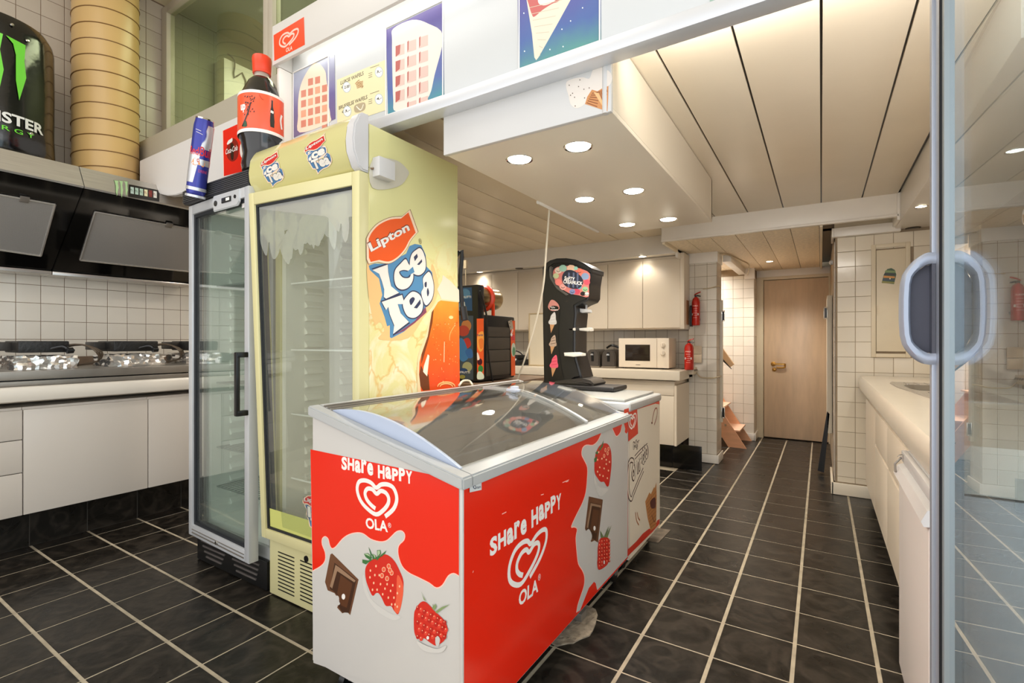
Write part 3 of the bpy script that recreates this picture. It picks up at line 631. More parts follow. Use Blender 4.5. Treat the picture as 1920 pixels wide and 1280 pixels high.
for a, z in ((.35, 2.95), (.42, 2.42), (.1, 3.0)):
    M().lathe([(.0, 0), (.009, .0), (.007, .005), (0, .006)], (CX + CR * math.cos(a), CY + CR * math.sin(a), z), (math.cos(a), math.sin(a), 0), 10).build('rivet', CHROME, ds)
# ================================================================= FASCIA, LIGHT BOX
fa = thing('fascia_board', 'long white fascia board with a red cola sign, running left to the hood', 'fascia', (-3.2, 1.5, 2.15))
M().prism([(-4.03, 2.28), (-3.62, 2.165), (-3.50, 2.15), (-2.27, 2.15), (-2.27, 2.475), (-4.03, 2.475)], 'Y', 1.5, 1.545, .004).build('board', mat('fascia_white', (222, 218, 214), .3), fa)
a = Art('-Y', 1.5).zoom(5.817, 240, 180)
a.poly([(1035, 380), (1330, 245), (1330, 800), (1045, 875)], flat(230, 30, 12))
a.line([(1035, 378), (1045, 875)], .006, C_PINK, uvin=False)
a.smooth([(1075, 580), (1105, 490), (1150, 460), (1195, 500), (1210, 590), (1190, 680), (1135, 715), (1085, 670)], flat(140, 20, 14))
a.smooth([(1120, 520), (1150, 520), (1155, 600), (1150, 690), (1125, 685), (1118, 600)], flat(50, 20, 14))
for i in range(5): a.smooth([(1080 + i * 10, 520 - i * 10), (1100 + i * 9, 480 - i * 6), (1105 + i * 9, 500 - i * 4), (1092 + i * 9, 530 - i * 6)], C_W)
a.text('Coca-Cola', (1066, 640), (1196, 590), 60, C_W, .015, .25)
a.line([(1300, 480), (1245, 530), (1238, 600), (1255, 650), (1300, 640)], .03, C_W)
a.build('cola_sign', fa)
lb = thing('light_box', 'long illuminated white menu light box with aluminium edge above the fridges and aisle', 'light box', (-.6, 1.5, 2.15))
PAN = mat('backlit_acrylic', (206, 208, 208), .2)
M().box(-2.262, .9, 1.50, 1.54, 2.15, 2.735, .002).build('acrylic_panel', PAN, lb)
M().box(-2.265, .92, 1.478, 1.548, 2.128, 2.178, .004).build('bottom_profile', mat('profile_bright', (214, 216, 220), .3, .35), lb)
M().box(-2.285, -2.265, 1.43, 1.548, 2.18, 2.565, .002).build('end_plate', WPAINT, lb)
a = Art('-Y', 1.499).zoom(4.267, 440, 0)
# heart waffle poster
VIO = rampmat('poster_violet', [(0, (120, 96, 128)), (.5, (110, 100, 150)), (1, (190, 196, 205))], 'Z', 2.15, 2.62)
VIO2 = rampmat('poster_night', [(0, (70, 150, 150)), (.35, (80, 100, 160)), (1, (92, 78, 140))], 'Z', 2.15, 2.55)
a.poly([(470, 590), (800, 430), (806, 950), (474, 1100)], VIO)
WF = flat(238, 214, 190); WFD = flat(206, 132, 110)
a.smooth([(510, 790), (530, 680), (570, 590), (620, 520), (650, 505), (680, 510), (725, 570), (735, 640), (748, 720), (752, 830), (765, 920), (750, 985), (520, 1060), (508, 930)], WF)
for r in range(6):
    for c in range(4):
        x = 528 + c * 56; y = 640 + r * 80 - c * 14
        if (r == 0 and c in (0, 3)) or y > 1000: continue
        a.poly([(x + 4, y + 6), (x + 44, y - 4), (x + 44, y + 52), (x + 4, y + 62)], WFD if (r + c) % 3 else flat(222, 160, 130))
a.build('heart_waffle_poster', lb); a = Art('-Y', 1.499).zoom(4.267, 440, 0)
# price card
CARD = flat(228, 216, 172)
a.poly([(818, 640), (1208, 478), (1212, 880), (822, 1010)], CARD)
INK = flat(60, 52, 44)
a.text('LUIKSE WAFELS', (848, 680), (1032, 600), 30, INK, .015); a.text('BRUSSELSE WAFELS', (834, 880), (1062, 790), 30, INK, .015)
for x, y, t in ((897, 698, '2.00'), (1155, 577, '3,-'), (902, 890, '3,-'), (1155, 793, '4,-')):
    a.ell(x, y, 32, 43, flat(120, 150, 180), 20); a.ell(x, y, 29, 40, flat(240, 238, 228), 20); a.text(t, (x - 20, y + 14), (x + 22, y + 2), 24, INK, .03)
a.text('€', (856, 712), (868, 706), 20, INK, 0); a.text('€', (860, 908), (872, 903), 20, INK, 0)
for i in range(5):
    a.line([(965 + i * 13, 672 + i * 8), (985 + i * 11, 650 + i * 10), (1000 + i * 6, 640 + i * 12)], .004, flat(168, 130, 84)); a.line([(968 + i * 3, 665 + i * 10), (1028 - i, 650 + i * 10)], .004, flat(188, 150, 104))
a.smooth([(962, 845), (1040, 820), (1038, 880), (968, 900)], flat(176, 160, 130)); a.line([(975, 850), (1010, 880), (1032, 835)], .005, flat(236, 228, 206))
for y in (590, 606, 622, 800, 816, 832): a.line([(1072, y), (1102, y - 10)], .0015, INK)
for y0 in (545, 752): a.line([(1085, y0), (1158, y0 - 26)], .0015, INK)
a.build('price_card', lb); a = Art('-Y', 1.499).zoom(4.267, 440, 0)
# big waffle poster
a.poly([(1212, 240), (1668, 20), (1676, 800), (1228, 950)], VIO2)
a.smooth([(1260, 320), (1270, 230), (1420, 160), (1550, 190), (1668, 290), (1600, 600), (1560, 760), (1480, 840), (1290, 890), (1270, 800), (1262, 560)], flat(226, 216, 204))
for r in range(6):
    for c in range(3):
        x = 1288 + c * 94; y = 370 + r * 122 - c * 34
        if y > 830: continue
        a.poly([(x, y), (x + 72, y - 24), (x + 72, y + 62), (x, y + 86)], flat(214, 184, 172)); a.poly([(x, y), (x + (40 if c == 0 else 12), y - 14), (x + (34 if c == 0 else 10), y + 60), (x, y + 86)], flat(178, 92, 84))
a.build('waffle_poster', lb); a = Art('-Y', 1.499).zoom(4, 960, 0)
CONEP = rampmat('poster_ink_blue', [(0, (88, 150, 142)), (.45, (72, 100, 160)), (1, (84, 76, 150))], 'Z', 2.17, 2.42, noise=.25)
a.poly([(40, -240), (664, -420), (668, 352), (50, 552)], CONEP)
a.poly([(60, -240), (100, -60), (150, 250), (168, 430), (182, 452), (200, 430), (330, 200), (440, 0), (560, -240)], flat(226, 216, 196))
a.smooth([(100, -100), (125, 30), (150, 110), (170, 125), (230, 75), (300, 30), (360, 0), (420, -120), (240, -240)], flat(196, 96, 92))
a.smooth([(200, -40), (200, 25), (250, 40), (330, 0), (380, -80), (240, -160)], flat(236, 226, 216))
for k in range(9): a.line([(120 + k * 12, 10 + k * 48), (400 - k * 24, -60 + k * 60)], .002, flat(206, 192, 166)) if k else None
for x, y in ((440, 158), (375, 220), (95, 385), (285, 372), (345, 415), (384, 350), (530, 60), (90, 100)): a.ell(x, y, 5, 6, flat(232, 240, 236), 7)
a.build('cone_poster', lb); a = Art('-Y', 1.499).zoom(4, 960, 0)
a.poly([(1482, -150), (1900, -260), (1900, -40), (1484, 88)], flat(150, 178, 164)); a.smooth([(1486, 80), (1520, 48), (1600, 50), (1640, 36)], flat(206, 206, 192))
a.build('pale_poster', lb)
for x0, x1, z1 in ((-.918, -.607, 2.60), (-1.594, -1.27, 2.568), (-2.255, -1.975, 2.568)): M().frame(x0, x1, 2.185, z1, 1.495, 1.4995, .004, bev=0).build('poster_edge', C_W, lb)
# header valance with x
hv = thing('valance', 'white header box above the light box with an orange ice cream sign', 'header', (-1.0, 1.45, 2.57))
HY = 1.405
M().box(-2.285, 1.0, HY, HY + .016, 2.568, 2.76, .002).box(-2.285, 1.0, HY + .016, 1.54, 2.74, 2.76).box(-2.285, -2.265, HY + .016, 1.54, 2.568, 2.74).build('housing', mat('valance_white', (214, 210, 204), .35), hv)
M().cyl((-2.20, 1.463, 2.64), (-1.05, 1.463, 2.64), .013, 12).cyl((-.95, 1.463, 2.64), (.6, 1.463, 2.64), .013, 12).build('fluorescent_tube', TUBE, hv)
for x in (-1.6, -.2): lamp('tube_light', 'AREA', (x, 1.455, 2.615), .5, (1, .99, .96), 1.1, .04, rot=(math.radians(15), 0, 0))
a = Art('-Y', HY).zoom(4.267, 440, 0)
a.poly([(312, 282), (555, 135), (562, 358), (318, 488)], ORANGE)
heart(a, (362, 320), (508, 262), (405, 372), C_PINK, .009); a.text('OLA', (410, 420), (462, 398), 34, C_PINK, .03)
a.build('ice_cream_sign', hv)
# ================================================================= SOFFIT WITH SIX SPOTS
so = thing('lamp_soffit', 'white boxed soffit with six round downlights hanging from the plank ceiling', 'soffit', (-.95, 2.4, 1.977))
SX0, SX1, SY0, SY1, SZ = -1.308, -.592, 1.565, 3.34, 1.977
M().box(SX0, SX1, SY0, SY1, SZ, SZ + .018, .002).box(SX0, SX0 + .018, SY0, SY1, SZ + .018, 2.245).box(SX1 - .018, SX1, SY0, SY1, SZ + .018, 2.245).box(SX0, SX1, SY1 - .018, SY1, SZ + .018, 2.245).build('box_panels', mat('soffit_board', (226, 214, 194), .35), so)
M().box(SX0 - .003, SX1 + .003, SY0 - .018, SY0, SZ - .003, 2.20, .003).build('front_board', WHITE, so)
M().cyl((SX1 - .02, SY0 - .01, SZ - .004), (SX1 - .02, SY0 - .01, 2.14), .012).build('corner_strip', WHITE, so)
M().cyl((SX0 - .008, 2.35, SZ + .0), (SX0 - .008, 3.2, SZ + .0), .011).build('edge_pipe', WPAINT, so)
a = Art('-Y', SY0 - .018).zoom(4, 960, 0)
a.smooth([(410, 615), (460, 590), (530, 580), (580, 590), (600, 540), (620, 500), (660, 488), (690, 515), (735, 540), (750, 590), (735, 635), (700, 655), (650, 680), (610, 700), (580, 720), (560, 760), (520, 800), (475, 810), (440, 780), (425, 720), (408, 660)], flat(232, 222, 212))
a.poly([(548, 780), (565, 725), (600, 672), (640, 685), (690, 655), (724, 645), (722, 740), (716, 835), (640, 810)], flat(206, 140, 84))
for i in range(6): a.line([(560 + i * 8, 770 - i * 14), (640 + i * 4, 800 - i * 22)], .003, flat(140, 78, 38)); a.line([(655 + i * 10, 685 - i * 5), (700 + i * 3, 800 - i * 22)], .003, flat(150, 86, 42))
a.poly([(612, 690), (650, 700), (716, 835), (700, 830)], flat(232, 184, 128))
for x, y in ((455, 700), (470, 730), (440, 715), (540, 670), (500, 650), (475, 795), (545, 735), (580, 660), (430, 640), (510, 600)): a.ell(x, y, 4, 5, flat(90, 70, 56), 6)
a.build('ice_cream_sticker', so)
DL = [(974, 299), (1084, 275), (1096, 374), (1188, 358), (1176, 421), (1253, 411)]
LBL = ['near left', 'near right', 'middle left', 'middle right', 'far left', 'far right']
for (x, y), l in zip(DL, LBL):
    p = onZ(x, y, SZ)
    r = thing('downlight', l + ' round glowing downlight of the six in the white soffit', 'downlight', (p.x, p.y, SZ), 'downlights in the soffit')
    M().lathe([(.049, 0), (.056, -.003), (.058, -.001), (.058, 0)], p, (0, 0, 1), 32, cap=False).build('trim_ring', CHROME, r)
    M().lathe([(0, -.002), (.03, -.006), (.046, -.003), (.049, 0)], p, (0, 0, 1), 28, cap=False).build('lamp_face', BULB, r)
    lamp('downlight_beam', 'SPOT', (p.x, p.y, SZ - .02), 19, (1, .94, .84), .04, spot=math.radians(140), blend=.8)
def spotlet(p, r_, label, on=True, e=5, name='downlight'):
    r = thing(name, label, 'downlight', p)
    M().lathe([(r_ * .8, 0), (r_, -.004), (r_ * 1.03, 0)], p, (0, 0, 1), 24, cap=False).build('trim_ring', CHROME if on else mat('dark_ring', (80, 66, 50), .5), r)
    M().lathe([(0, -.001), (r_ * .8, -.001)], p, (0, 0, 1), 20, cap=False).build('lamp_face', BULB if on else BLACK, r)
    if on: lamp('downlight_beam', 'SPOT', (p[0], p[1], p[2] - .02), e, (1, .91, .78), .03, spot=math.radians(130), blend=.7)
spotlet((-1.52, 4.86 + .0, 2.064), .045, 'lit downlight under the bulkhead above the white wall cupboards by the extinguisher', True, 3)
spotlet((-3.55, 4.875, 2.064), .045, 'lit downlight under the bulkhead at the far left behind the drinks fridge', True, 3)
spotlet((-2.98, 4.87, 2.064), .045, 'unlit dark downlight hole in the bulkhead between two lit ones', False)
q = onZ(1443, 490, 2.097); spotlet((q.x, q.y, 2.097), .042, 'small downlight in the speckled corridor ceiling before the door', True, 27)
q = onZ(1727, 387, 2.049); spotlet((q.x, q.y, 2.049), .035, 'lit downlight in the right bulkhead next to the glass door edge', True, 13)
for yy in (3.0, 2.2): spotlet((.72, yy, 2.049), .035, 'added unseen downlight in the right bulkhead behind the glass door %s' % ('above the sink' if yy > 2.5 else 'above the dishwasher'), True, 6)  # added out of view to light the worktop and tiled wall
q = onZ(1712, 427, 2.049); spotlet((q.x, q.y, 2.049), .045, 'dark empty downlight hole in the right bulkhead near the tiled wall', False)
# hanging white cord
c0 = onZ(1030, 392, 1.985)
tag(M().tube([c0, onY(1024, 470, 2.60), onY(1018, 540, 2.66), onY(1003, 610, 2.72), onY(985, 670, 2.76), onY(970, 712, 2.80), onY(966, 722, 2.82)], .006, smooth=5).build('hanging_cable', mat('white_cord', (226, 214, 192), .4)), 'white power cord hanging from the soffit edge down behind the freezer', 'cord')
# ================================================================= SILVER DISPLAY FRIDGE
def hshear(lst, k):
    return lst
SFX0, SFX1, FY = -2.932, -2.262, 1.375
LINER = mat('fridge_liner', (236, 238, 232), .35); LINERY = mat('fridge_liner_cream', (242, 238, 226), .35)
def liner(r, x0, x1, y0, y1, z0, z1, m_, ribs, glow):
    M().box(x0, x0 + .03, y0, y1, z0, z1).box(x1 - .03, x1, y0, y1, z0, z1).box(x0 + .03, x1 - .03, y1 - .03, y1, z0, z1).box(x0 + .03, x1 - .03, y0, y1 - .03, z0, z0 + .03).box(x0 + .03, x1 - .03, y0, y1 - .03, z1 - .03, z1).build('liner', m_, r)
    b = M(); z = z0 + .08
    while z < z1 - .15:
        for xa, s in ((x0 + .03, 1), (x1 - .03, -1)):
            for ya in (y0 + .10, y1 - .19):
                b.prism([(xa, z), (xa + s * .022, z + .004), (xa + s * .022, z + .012), (xa, z + .035)], 'Y', ya, ya + .10)
        z += .066
    b.build('shelf_ribs', m_, r)['kind'] = 'stuff'
def wire_shelf(r, x0, x1, y0, y1, z, m_, n=16):
    b = M()
    for k in range(n + 1):
        x = x0 + (x1 - x0) * k / n; b.box(x - .0017, x + .0017, y0, y1, z - .0017, z + .0017)
    for y in (y0, (y0 + y1) / 2, y1): b.box(x0, x1, y - .004, y + .004, z - .004, z + .003)
    return b.build('wire_shelf', m_, r)
sf = thing('display_fridge', 'tall silver framed glass door display fridge with black control strip and base', 'fridge', ((SFX0 + SFX1) / 2, 1.68, 0))
M().box(SFX0, SFX1, FY + .012, 1.99, .03, .20).box(SFX0, SFX0 + .035, FY + .02, 1.99, .2, 2.02, .003).box(SFX1 - .035, SFX1, FY + .02, 1.99, .2, 2.02, .003).box(SFX0 + .035, SFX1 - .035, 1.955, 1.99, .2, 2.02).box(SFX0, SFX1, FY + .02, 1.99, 1.96, 2.02, .003).build('cabinet', mat('fridge_grey_case', (176, 178, 176), .35), sf)
liner(sf, SFX0 + .036, SFX1 - .036, FY + .03, 1.95, .20, 1.955, LINER, True, 0)
for z in (.40, .62, .98, 1.52): wire_shelf(sf, SFX0 + .07, SFX1 - .07, FY + .06, 1.90, z, mat('grey_wire', (150, 158, 152), .4, .3))
g = M().box(SFX0, SFX1, FY - .012, FY + .01, .005, .145, .004).build('base_grille', mat('black_base', (20, 20, 20), .35), sf)
lv = M()
for side, xa in ((0, SFX0 + .05), (1, SFX0 + .35)):
    for k in range(4):
        z = .118 - k * .026; o = .018 * k; lv.box(xa + o, xa + .26 - o * (.9 if side == 0 else .5), FY - .018, FY - .008, z - .005, z + .004, .002)
lv.build('louvres', mat('louvre_grey', (92, 86, 82), .4), g)
cs = M().box(SFX0 - .02, YX0 - .064 if 0 else -2.308, 1.30, FY + .05, 1.955, 2.035, .01).build('control_strip', mat('charcoal_strip', (44, 44, 46), .45), sf)
b = M()
for k in range(7): b.box(SFX0 - .018, -2.31, 1.296, 1.302, 1.965 + k * .0095, 1.970 + k * .0095, .001)
b.build('strip_ribs', mat('charcoal_rib', (64, 64, 66), .4), cs)
p = onY(430, 372, 1.30)
M().prism([(p.x - .13, p.z - .05), (p.x + .09, p.z - .05), (p.x + .11, p.z - .03), (p.x + .11, p.z + .03), (p.x - .13, p.z + .03), (p.x - .14, p.z)], 'Y', 1.288, 1.30, .004).build('control_panel', ALU, cs)
M().box(p.x - .045, p.x + .04, 1.284, 1.289, p.z - .022, p.z + .004, .002).build('display', BLACK, cs)
M().box(p.x + .0, p.x + .03, 1.282, 1.285, p.z - .016, p.z - .002).build('display_digits', flat(240, 240, 235), cs)
M().lathe([(.0, .003), (.014, .003), (.014, 0)], (p.x - .105, 1.288, p.z - .012), (0, -1, 0)).lathe([(.0, .003), (.009, .003), (.009, 0)], (p.x + .075, 1.288, p.z - .005), (0, -1, 0)).build('knob', BLACK, cs)
# door, slightly ajar: hinged on the left
DA = math.radians(-2.6)
def dsw(v):
    p = Vector((SFX0, FY, 0)); q = v - p; c, s_ = math.cos(DA), math.sin(DA)
    return p + Vector((q.x * c - q.y * s_, q.x * s_ + q.y * c, q.z))
DW = SFX1 - SFX0 - .025
sd = M().frame(SFX0, SFX0 + DW, .155, 1.95, FY - .055, FY - .008, .042, .042, .05, .06, .004).build('door', ALU, sf, fn=dsw)
M().frame(SFX0 + .042, SFX0 + DW - .042, .215, 1.90, FY - .045, FY - .012, .018, bev=0).build('gasket', GASKET, sd, fn=dsw)
M().box(SFX0 + .05, SFX0 + DW - .05, FY - .035, FY - .029, .225, 1.89).build('glass', FGLASSG, sd, fn=dsw)
M().box(SFX0 + .045, SFX0 + DW - .045, FY - .058, FY - .054, .172, .178).box(SFX0 + .045, SFX0 + DW - .045, FY - .058, FY - .054, .19, .194).build('profile_groove', STEELD, sd, fn=dsw)
M().lathe([(0, .008), (.009, .008), (.009, 0)], (SFX0 + .33, FY - .055, .185), (0, -1, 0)).build('lock', CHROME, sd, fn=dsw)
M().box(SFX0 + DW - .10, SFX0 + DW - .045, FY - .0375, FY - .036, 1.86, 1.89).build('sticker', C_W, sd, fn=dsw)
hh = onY(467, 700, 1.27)
M().box(SFX0 + DW - .028, SFX0 + DW - .002, FY - .105, FY - .055, .86, .885, .004).box(SFX0 + DW - .028, SFX0 + DW - .002, FY - .105, FY - .055, 1.135, 1.16, .004).box(SFX0 + DW - .028, SFX0 + DW - .004, FY - .110, FY - .092, .86, 1.16, .004).build('handle', BLACK, sd, fn=dsw)
# ================================================================= LEMON DRINKS FRIDGE
YX0, YX1 = -2.243, -1.56
yf = thing('drinks_fridge', 'tall pale yellow ice tea drinks fridge with printed side and curved lit canopy', 'fridge', ((YX0 + YX1) / 2, 1.66, 0))
M().box(YX0, YX1, FY + .012, 1.95, .02, .235).box(YX0, YX0 + .04, FY + .02, 1.95, .235, 2.10, .003).box(YX1 - .04, YX1, FY - .0, 1.95, .235, 2.10, .003).box(YX0 + .04, YX1 - .04, 1.91, 1.95, .235, 2.10).box(YX0, YX1, FY + .02, 1.95, 1.90, 2.10, .003).build('cabinet', YEL, yf)
M().box(YX1 - .001, YX1 + .002, FY + .0, 1.948, .03, 2.098).build('side_film', teamat(), yf)
liner(yf, YX0 + .041, YX1 - .041, FY + .03, 1.905, .24, 1.89, LINERY, True, 0)
WW = mat('white_wire', (236, 234, 226), .35)
for z in (.55, .86, 1.17, 1.49): wire_shelf(yf, YX0 + .07, YX1 - .07, FY + .06, 1.86, z, WW)
bg = M().box(YX0 + .005, YX1, FY - .012, FY + .012, .006, .262, .004).build('base_panel', YEL, yf)
b = M()
for xa in (YX0 + .075, YX0 + .245, YX0 + .42):
    for k in range(11): b.box(xa, xa + .125, FY - .0135, FY - .011, .215 - k * .0175, .220 - k * .0175)
b.build('vent_slots', BLACK, bg)
M().cyl((YX0 + .29, FY - .012, .235), (YX0 + .29, FY - .016, .235), .014).build('lock', BLACK, bg)
def tw(v):   # door leaf warped: top left corner stands proud of the seal
    a_ = max(0, min(1, (YX1 - v.x) / (YX1 - YX0))); t = max(0, (v.z - .28) / 1.6)
    v.y -= .062 * a_ * t; return v
yd = M().frame(YX0 + .0, YX1, .285, 1.895, FY - .05, FY + .015, .035, .040, .055, .045, .004).build('door', YEL, yf, fn=tw)
M().frame(YX0 + .035, YX1 - .04, .33, 1.84, FY - .04, FY - .0, .010, bev=0).build('gasket', GASKET, yd, fn=tw)
M().box(YX0 + .036, YX1 - .041, FY - .032, FY - .026, .332, 1.838).build('glass', FGLASS, yd, fn=tw)
a = Art('-Y', FY - .032)
a.uv([(YX0 + .047, .34), (YX1 - .05, .34), (YX1 - .05, .425), (YX0 + .047, .425)], flat(208, 210, 120))
ab = a; ab_ = ab.build('glass_band', yd)
for v in ab_.data.vertices: v.co = tw(v.co + root_loc(yd)) - root_loc(yd)
a = Art('-Y', FY - .032)
a.uv([(YX0 + .047, 1.835), (YX1 - .05, 1.835), (YX1 - .05, 1.72), (YX0 + .047, 1.70)], FILM)
for i in range(22):
    u = YX0 + .075 + i * .0245; r_ = .03 + .010 * math.sin(i * 2.3); z = 1.695 + .035 * math.sin(i * 1.7) - .05 * (1 - abs(i - 8) / 11) + .02 * (i % 3)
    a.smooth([(u - r_, z), (u - r_ * .8, z + .05), (u + r_ * .6, z + .06), (u + r_, z + .01), (u + r_ * .5, z - .055 - .02 * math.cos(i)), (u - r_ * .4, z - .05)], FILM, uvin=True)
def teatext(a, P, sc=1.0):
    """banner and two word logo laid out in a skewed frame P(s,t)"""
    O = flat(206, 44, 40) if sc < 2 else flat(238, 92, 34); RIM = flat(246, 216, 186); BLU = flat(74, 122, 166); BLD = flat(52, 64, 92); LT = flat(232, 226, 216)
    X = lambda l: [P(*q) for q in l]
    ban = [(.0, .62), (.06, .70), (.2, .80), (.36, .845), (.5, .845), (.62, .875), (.82, 1.0), (.84, .93), (.90, .80), (.93, .745), (.84, .70), (.74, .615), (.6, .56), (.44, .545), (.3, .575), (.16, .60), (.02, .565)]
    sh = [(.06, .56), (.30, .60), (.55, .57), (.75, .62), (.92, .60), (1.0, .50), (1.0, .40), (1.10, .36), (1.14, .27), (1.12, .18), (1.0, .10), (.86, .06), (.7, .05), (.5, .0), (.40, -.04), (.38, .08), (.26, .10), (.22, .24), (.14, .36), (.16, .46)]
    a.smooth(X(sh), flat(214, 150, 92) if sc >= 2 else RIM, 2, uvin=True)
    a.smooth(X([(.1, .555), (.30, .60), (.55, .57), (.75, .62), (.90, .59), (.97, .49), (.96, .41), (1.08, .36), (1.11, .27), (1.08, .18), (.98, .12), (.86, .08), (.7, .07), (.5, .02), (.43, -.01), (.41, .10), (.3, .12), (.25, .25), (.17, .37), (.19, .46)]), BLU, 2, uvin=True)
    def tx(t, s0, t0, s1, t1, hh, m, bold, grow=0):
        gl, fs = glyphs(t, bold, 0); out = []
        for x, y in gl:
            if grow: x = x * (1 + grow) - grow / 2; y = y * (1 + grow) - grow / 2
            out.append(P(s0 + (s1 - s0) * x - .02 * y, t0 + (t1 - t0) * x + hh * y))
        a.add(out, fs, m)
    tx('Ice', .20, .30, .93, .385, .26, BLD, .075, .05); tx('Tea', .30, .06, 1.06, .13, .255, BLD, .075, .05)
    tx('Ice', .21, .305, .92, .385, .25, LT, .05); tx('Tea', .31, .065, 1.05, .13, .245, LT, .05)
    if sc < 2: pass
    a.uv(X([(s * 1.0, t) for s, t in ban]), RIM)
    cx = sum(p[0] for p in ban) / len(ban); cy = sum(p[1] for p in ban) / len(ban)
    a.uv(X([(cx + (s - cx) * .92, cy + (t - cy) * .85) for s, t in ban]), O)
    tx('Lipton', .075, .60, .80, .755, .125, flat(110, 30, 20), .045, .05)
    tx('Lipton', .08, .605, .795, .755, .115, C_W, .025)
ab_ = a.build('ice_cube_sticker', yd)
for v in ab_.data.vertices: v.co = tw(v.co + root_loc(yd)) - root_loc(yd)
a = Art('-Y', FY - .033)
teatext(a, lambda s, t: (-1.945 + .18 * s, .385 + .19 * t - .02 * s), 1)
a.poly if 0 else None
ad = a.build('glass_sticker', yd); 
for v in ad.data.vertices: v.co = tw(v.co + root_loc(yd)) - root_loc(yd)
# canopy
cy = M(); prof = [(1.374, 1.902), (1.345, 1.902), (1.325, 1.915), (1.300, 1.97), (1.296, 2.01), (1.304, 2.07), (1.328, 2.115), (1.345, 2.128), (1.374, 2.130)]
cy.prism(prof, 'X', YX0 - .06, YX1 - .045, .003).build('canopy', mat('canopy_film', (208, 201, 140), .14, coat=.4), yf)
cap = M().prism([(y + (.0 if y > 1.36 else -.004), z + (.004 if z > 2 else -.004)) for y, z in prof], 'X', YX1 - .046, YX1 + .004, .006).build('canopy_end', mat('grey_end_cap', (206, 204, 204), .3), yf)
def cnp(u, z, off):   # canopy surface
    pts = [(1.345, 1.902), (1.325, 1.915), (1.300, 1.97), (1.296, 2.01), (1.304, 2.07), (1.328, 2.115)]
    for (y0, z0), (y1, z1) in zip(pts, pts[1:]):
        if z <= z1 or (y1, z1) == pts[-1]:
            t = (z - z0) / (z1 - z0); return Vector((u, y0 + (y1 - y0) * t - off - .002, z))
for uu in (-2.205, -1.875):
    a = Art('-Y', 1.303, warp=cnp)
    teatext(a, lambda s, t: (uu + .155 * s, 1.930 + .155 * t - .005 * s), 1)
    a.build('canopy_print', yf)
# side artwork
a = Art('+X', YX1 + .002)
q0 = Vector(a.zoom(4.922, 680, 380).P(35, 560)); 
def PS(s, t):
    # skewed frame from measured corners of the mark on the side panel
    A = Vector(a.P(40, 1240)); B = Vector(a.P(640, 1010)); C = Vector(a.P(30, 300)); D = Vector(a.P(480, 20))
    lo = A + (B - A) * s; hi = C + (D - C) * s * 1.05; return tuple(lo + (hi - lo) * t)
OR_ = flat(238, 92, 34); RIM = flat(246, 216, 186); BLU = flat(84, 136, 176); BLD = flat(54, 60, 86); LT = flat(232, 226, 216)
AMB = flat(226, 150, 84); AMBL = flat(236, 190, 130)
a.smooth([(40, 560), (60, 900), (110, 1120), (160, 1100), (200, 1180), (150, 1260), (420, 1250), (560, 1060), (660, 930), (700, 760), (640, 560), (600, 700), (400, 620), (120, 600)], AMBL)
a.poly([(55, 580), (110, 560), (235, 565), (300, 520), (400, 470), (430, 400), (480, 380), (540, 390), (580, 480), (590, 590), (640, 640), (655, 740), (640, 860), (600, 940), (560, 1000), (470, 1110), (380, 1190), (265, 1250), (250, 1240), (250, 1130), (225, 1140), (200, 1050), (155, 930), (180, 850), (150, 700), (65, 620)], BLU)
a.poly([(290, 1220), (380, 1160), (480, 1090), (580, 960), (590, 1010), (480, 1110), (385, 1180)], flat(132, 70, 90))
OUT = lambda pts, k: [(sum(p[0] for p in pts) / len(pts) + (x - sum(p[0] for p in pts) / len(pts)) * k, sum(p[1] for p in pts) / len(pts) + (y - sum(p[1] for p in pts) / len(pts)) * k) for x, y in pts]
LI = [(90, 620), (230, 570), (235, 640), (250, 720), (262, 770), (335, 830), (215, 885), (195, 870), (198, 800), (175, 720), (150, 655)]
LC = [(395, 520), (350, 560), (300, 620), (290, 700), (310, 770), (360, 800), (420, 780), (460, 720), (465, 650), (440, 590), (420, 560)]
LE = [(500, 430), (455, 470), (435, 540), (440, 620), (480, 660), (530, 665), (575, 620), (580, 540), (560, 460), (530, 420)]
LT_ = [(175, 915), (362, 850), (378, 905), (372, 935), (322, 935), (350, 1020), (425, 1100), (280, 1210), (290, 1130), (250, 1030), (235, 960), (215, 990)]
LE2 = [(400, 870), (370, 930), (385, 1000), (420, 1050), (480, 1060), (540, 1010), (555, 930), (525, 850), (460, 820)]
LA = [(590, 650), (555, 700), (560, 780), (540, 830), (560, 910), (590, 945), (640, 880), (655, 780), (640, 690), (615, 640)]
for l in (LI, LC, LE, LT_, LE2, LA): (a.poly if l in (LI, LT_) else a.smooth)(OUT(l, 1.10), BLD)
for l in (LI, LC, LE, LT_, LE2, LA): (a.poly if l in (LI, LT_) else a.smooth)(l, LT)
a.smooth([(335, 640), (380, 620), (440, 640), (430, 690), (370, 690)], BLD); a.smooth([(345, 640), (385, 630), (425, 645), (420, 680), (375, 680)], BLU); a.poly([(405, 640), (462, 590), (478, 640), (430, 668)], BLU)
a.poly([(470, 500), (500, 470), (508, 500), (480, 540)], BLD); a.poly([(500, 570), (545, 520), (548, 545), (520, 575)], BLD)
a.smooth([(430, 900), (460, 870), (480, 890), (445, 945)], BLD); a.poly([(470, 970), (530, 890), (535, 930), (500, 975)], BLD)
a.smooth([(570, 740), (588, 730), (588, 775), (572, 775)], BLD); a.smooth([(590, 820), (600, 785), (612, 830), (598, 865)], BLD)
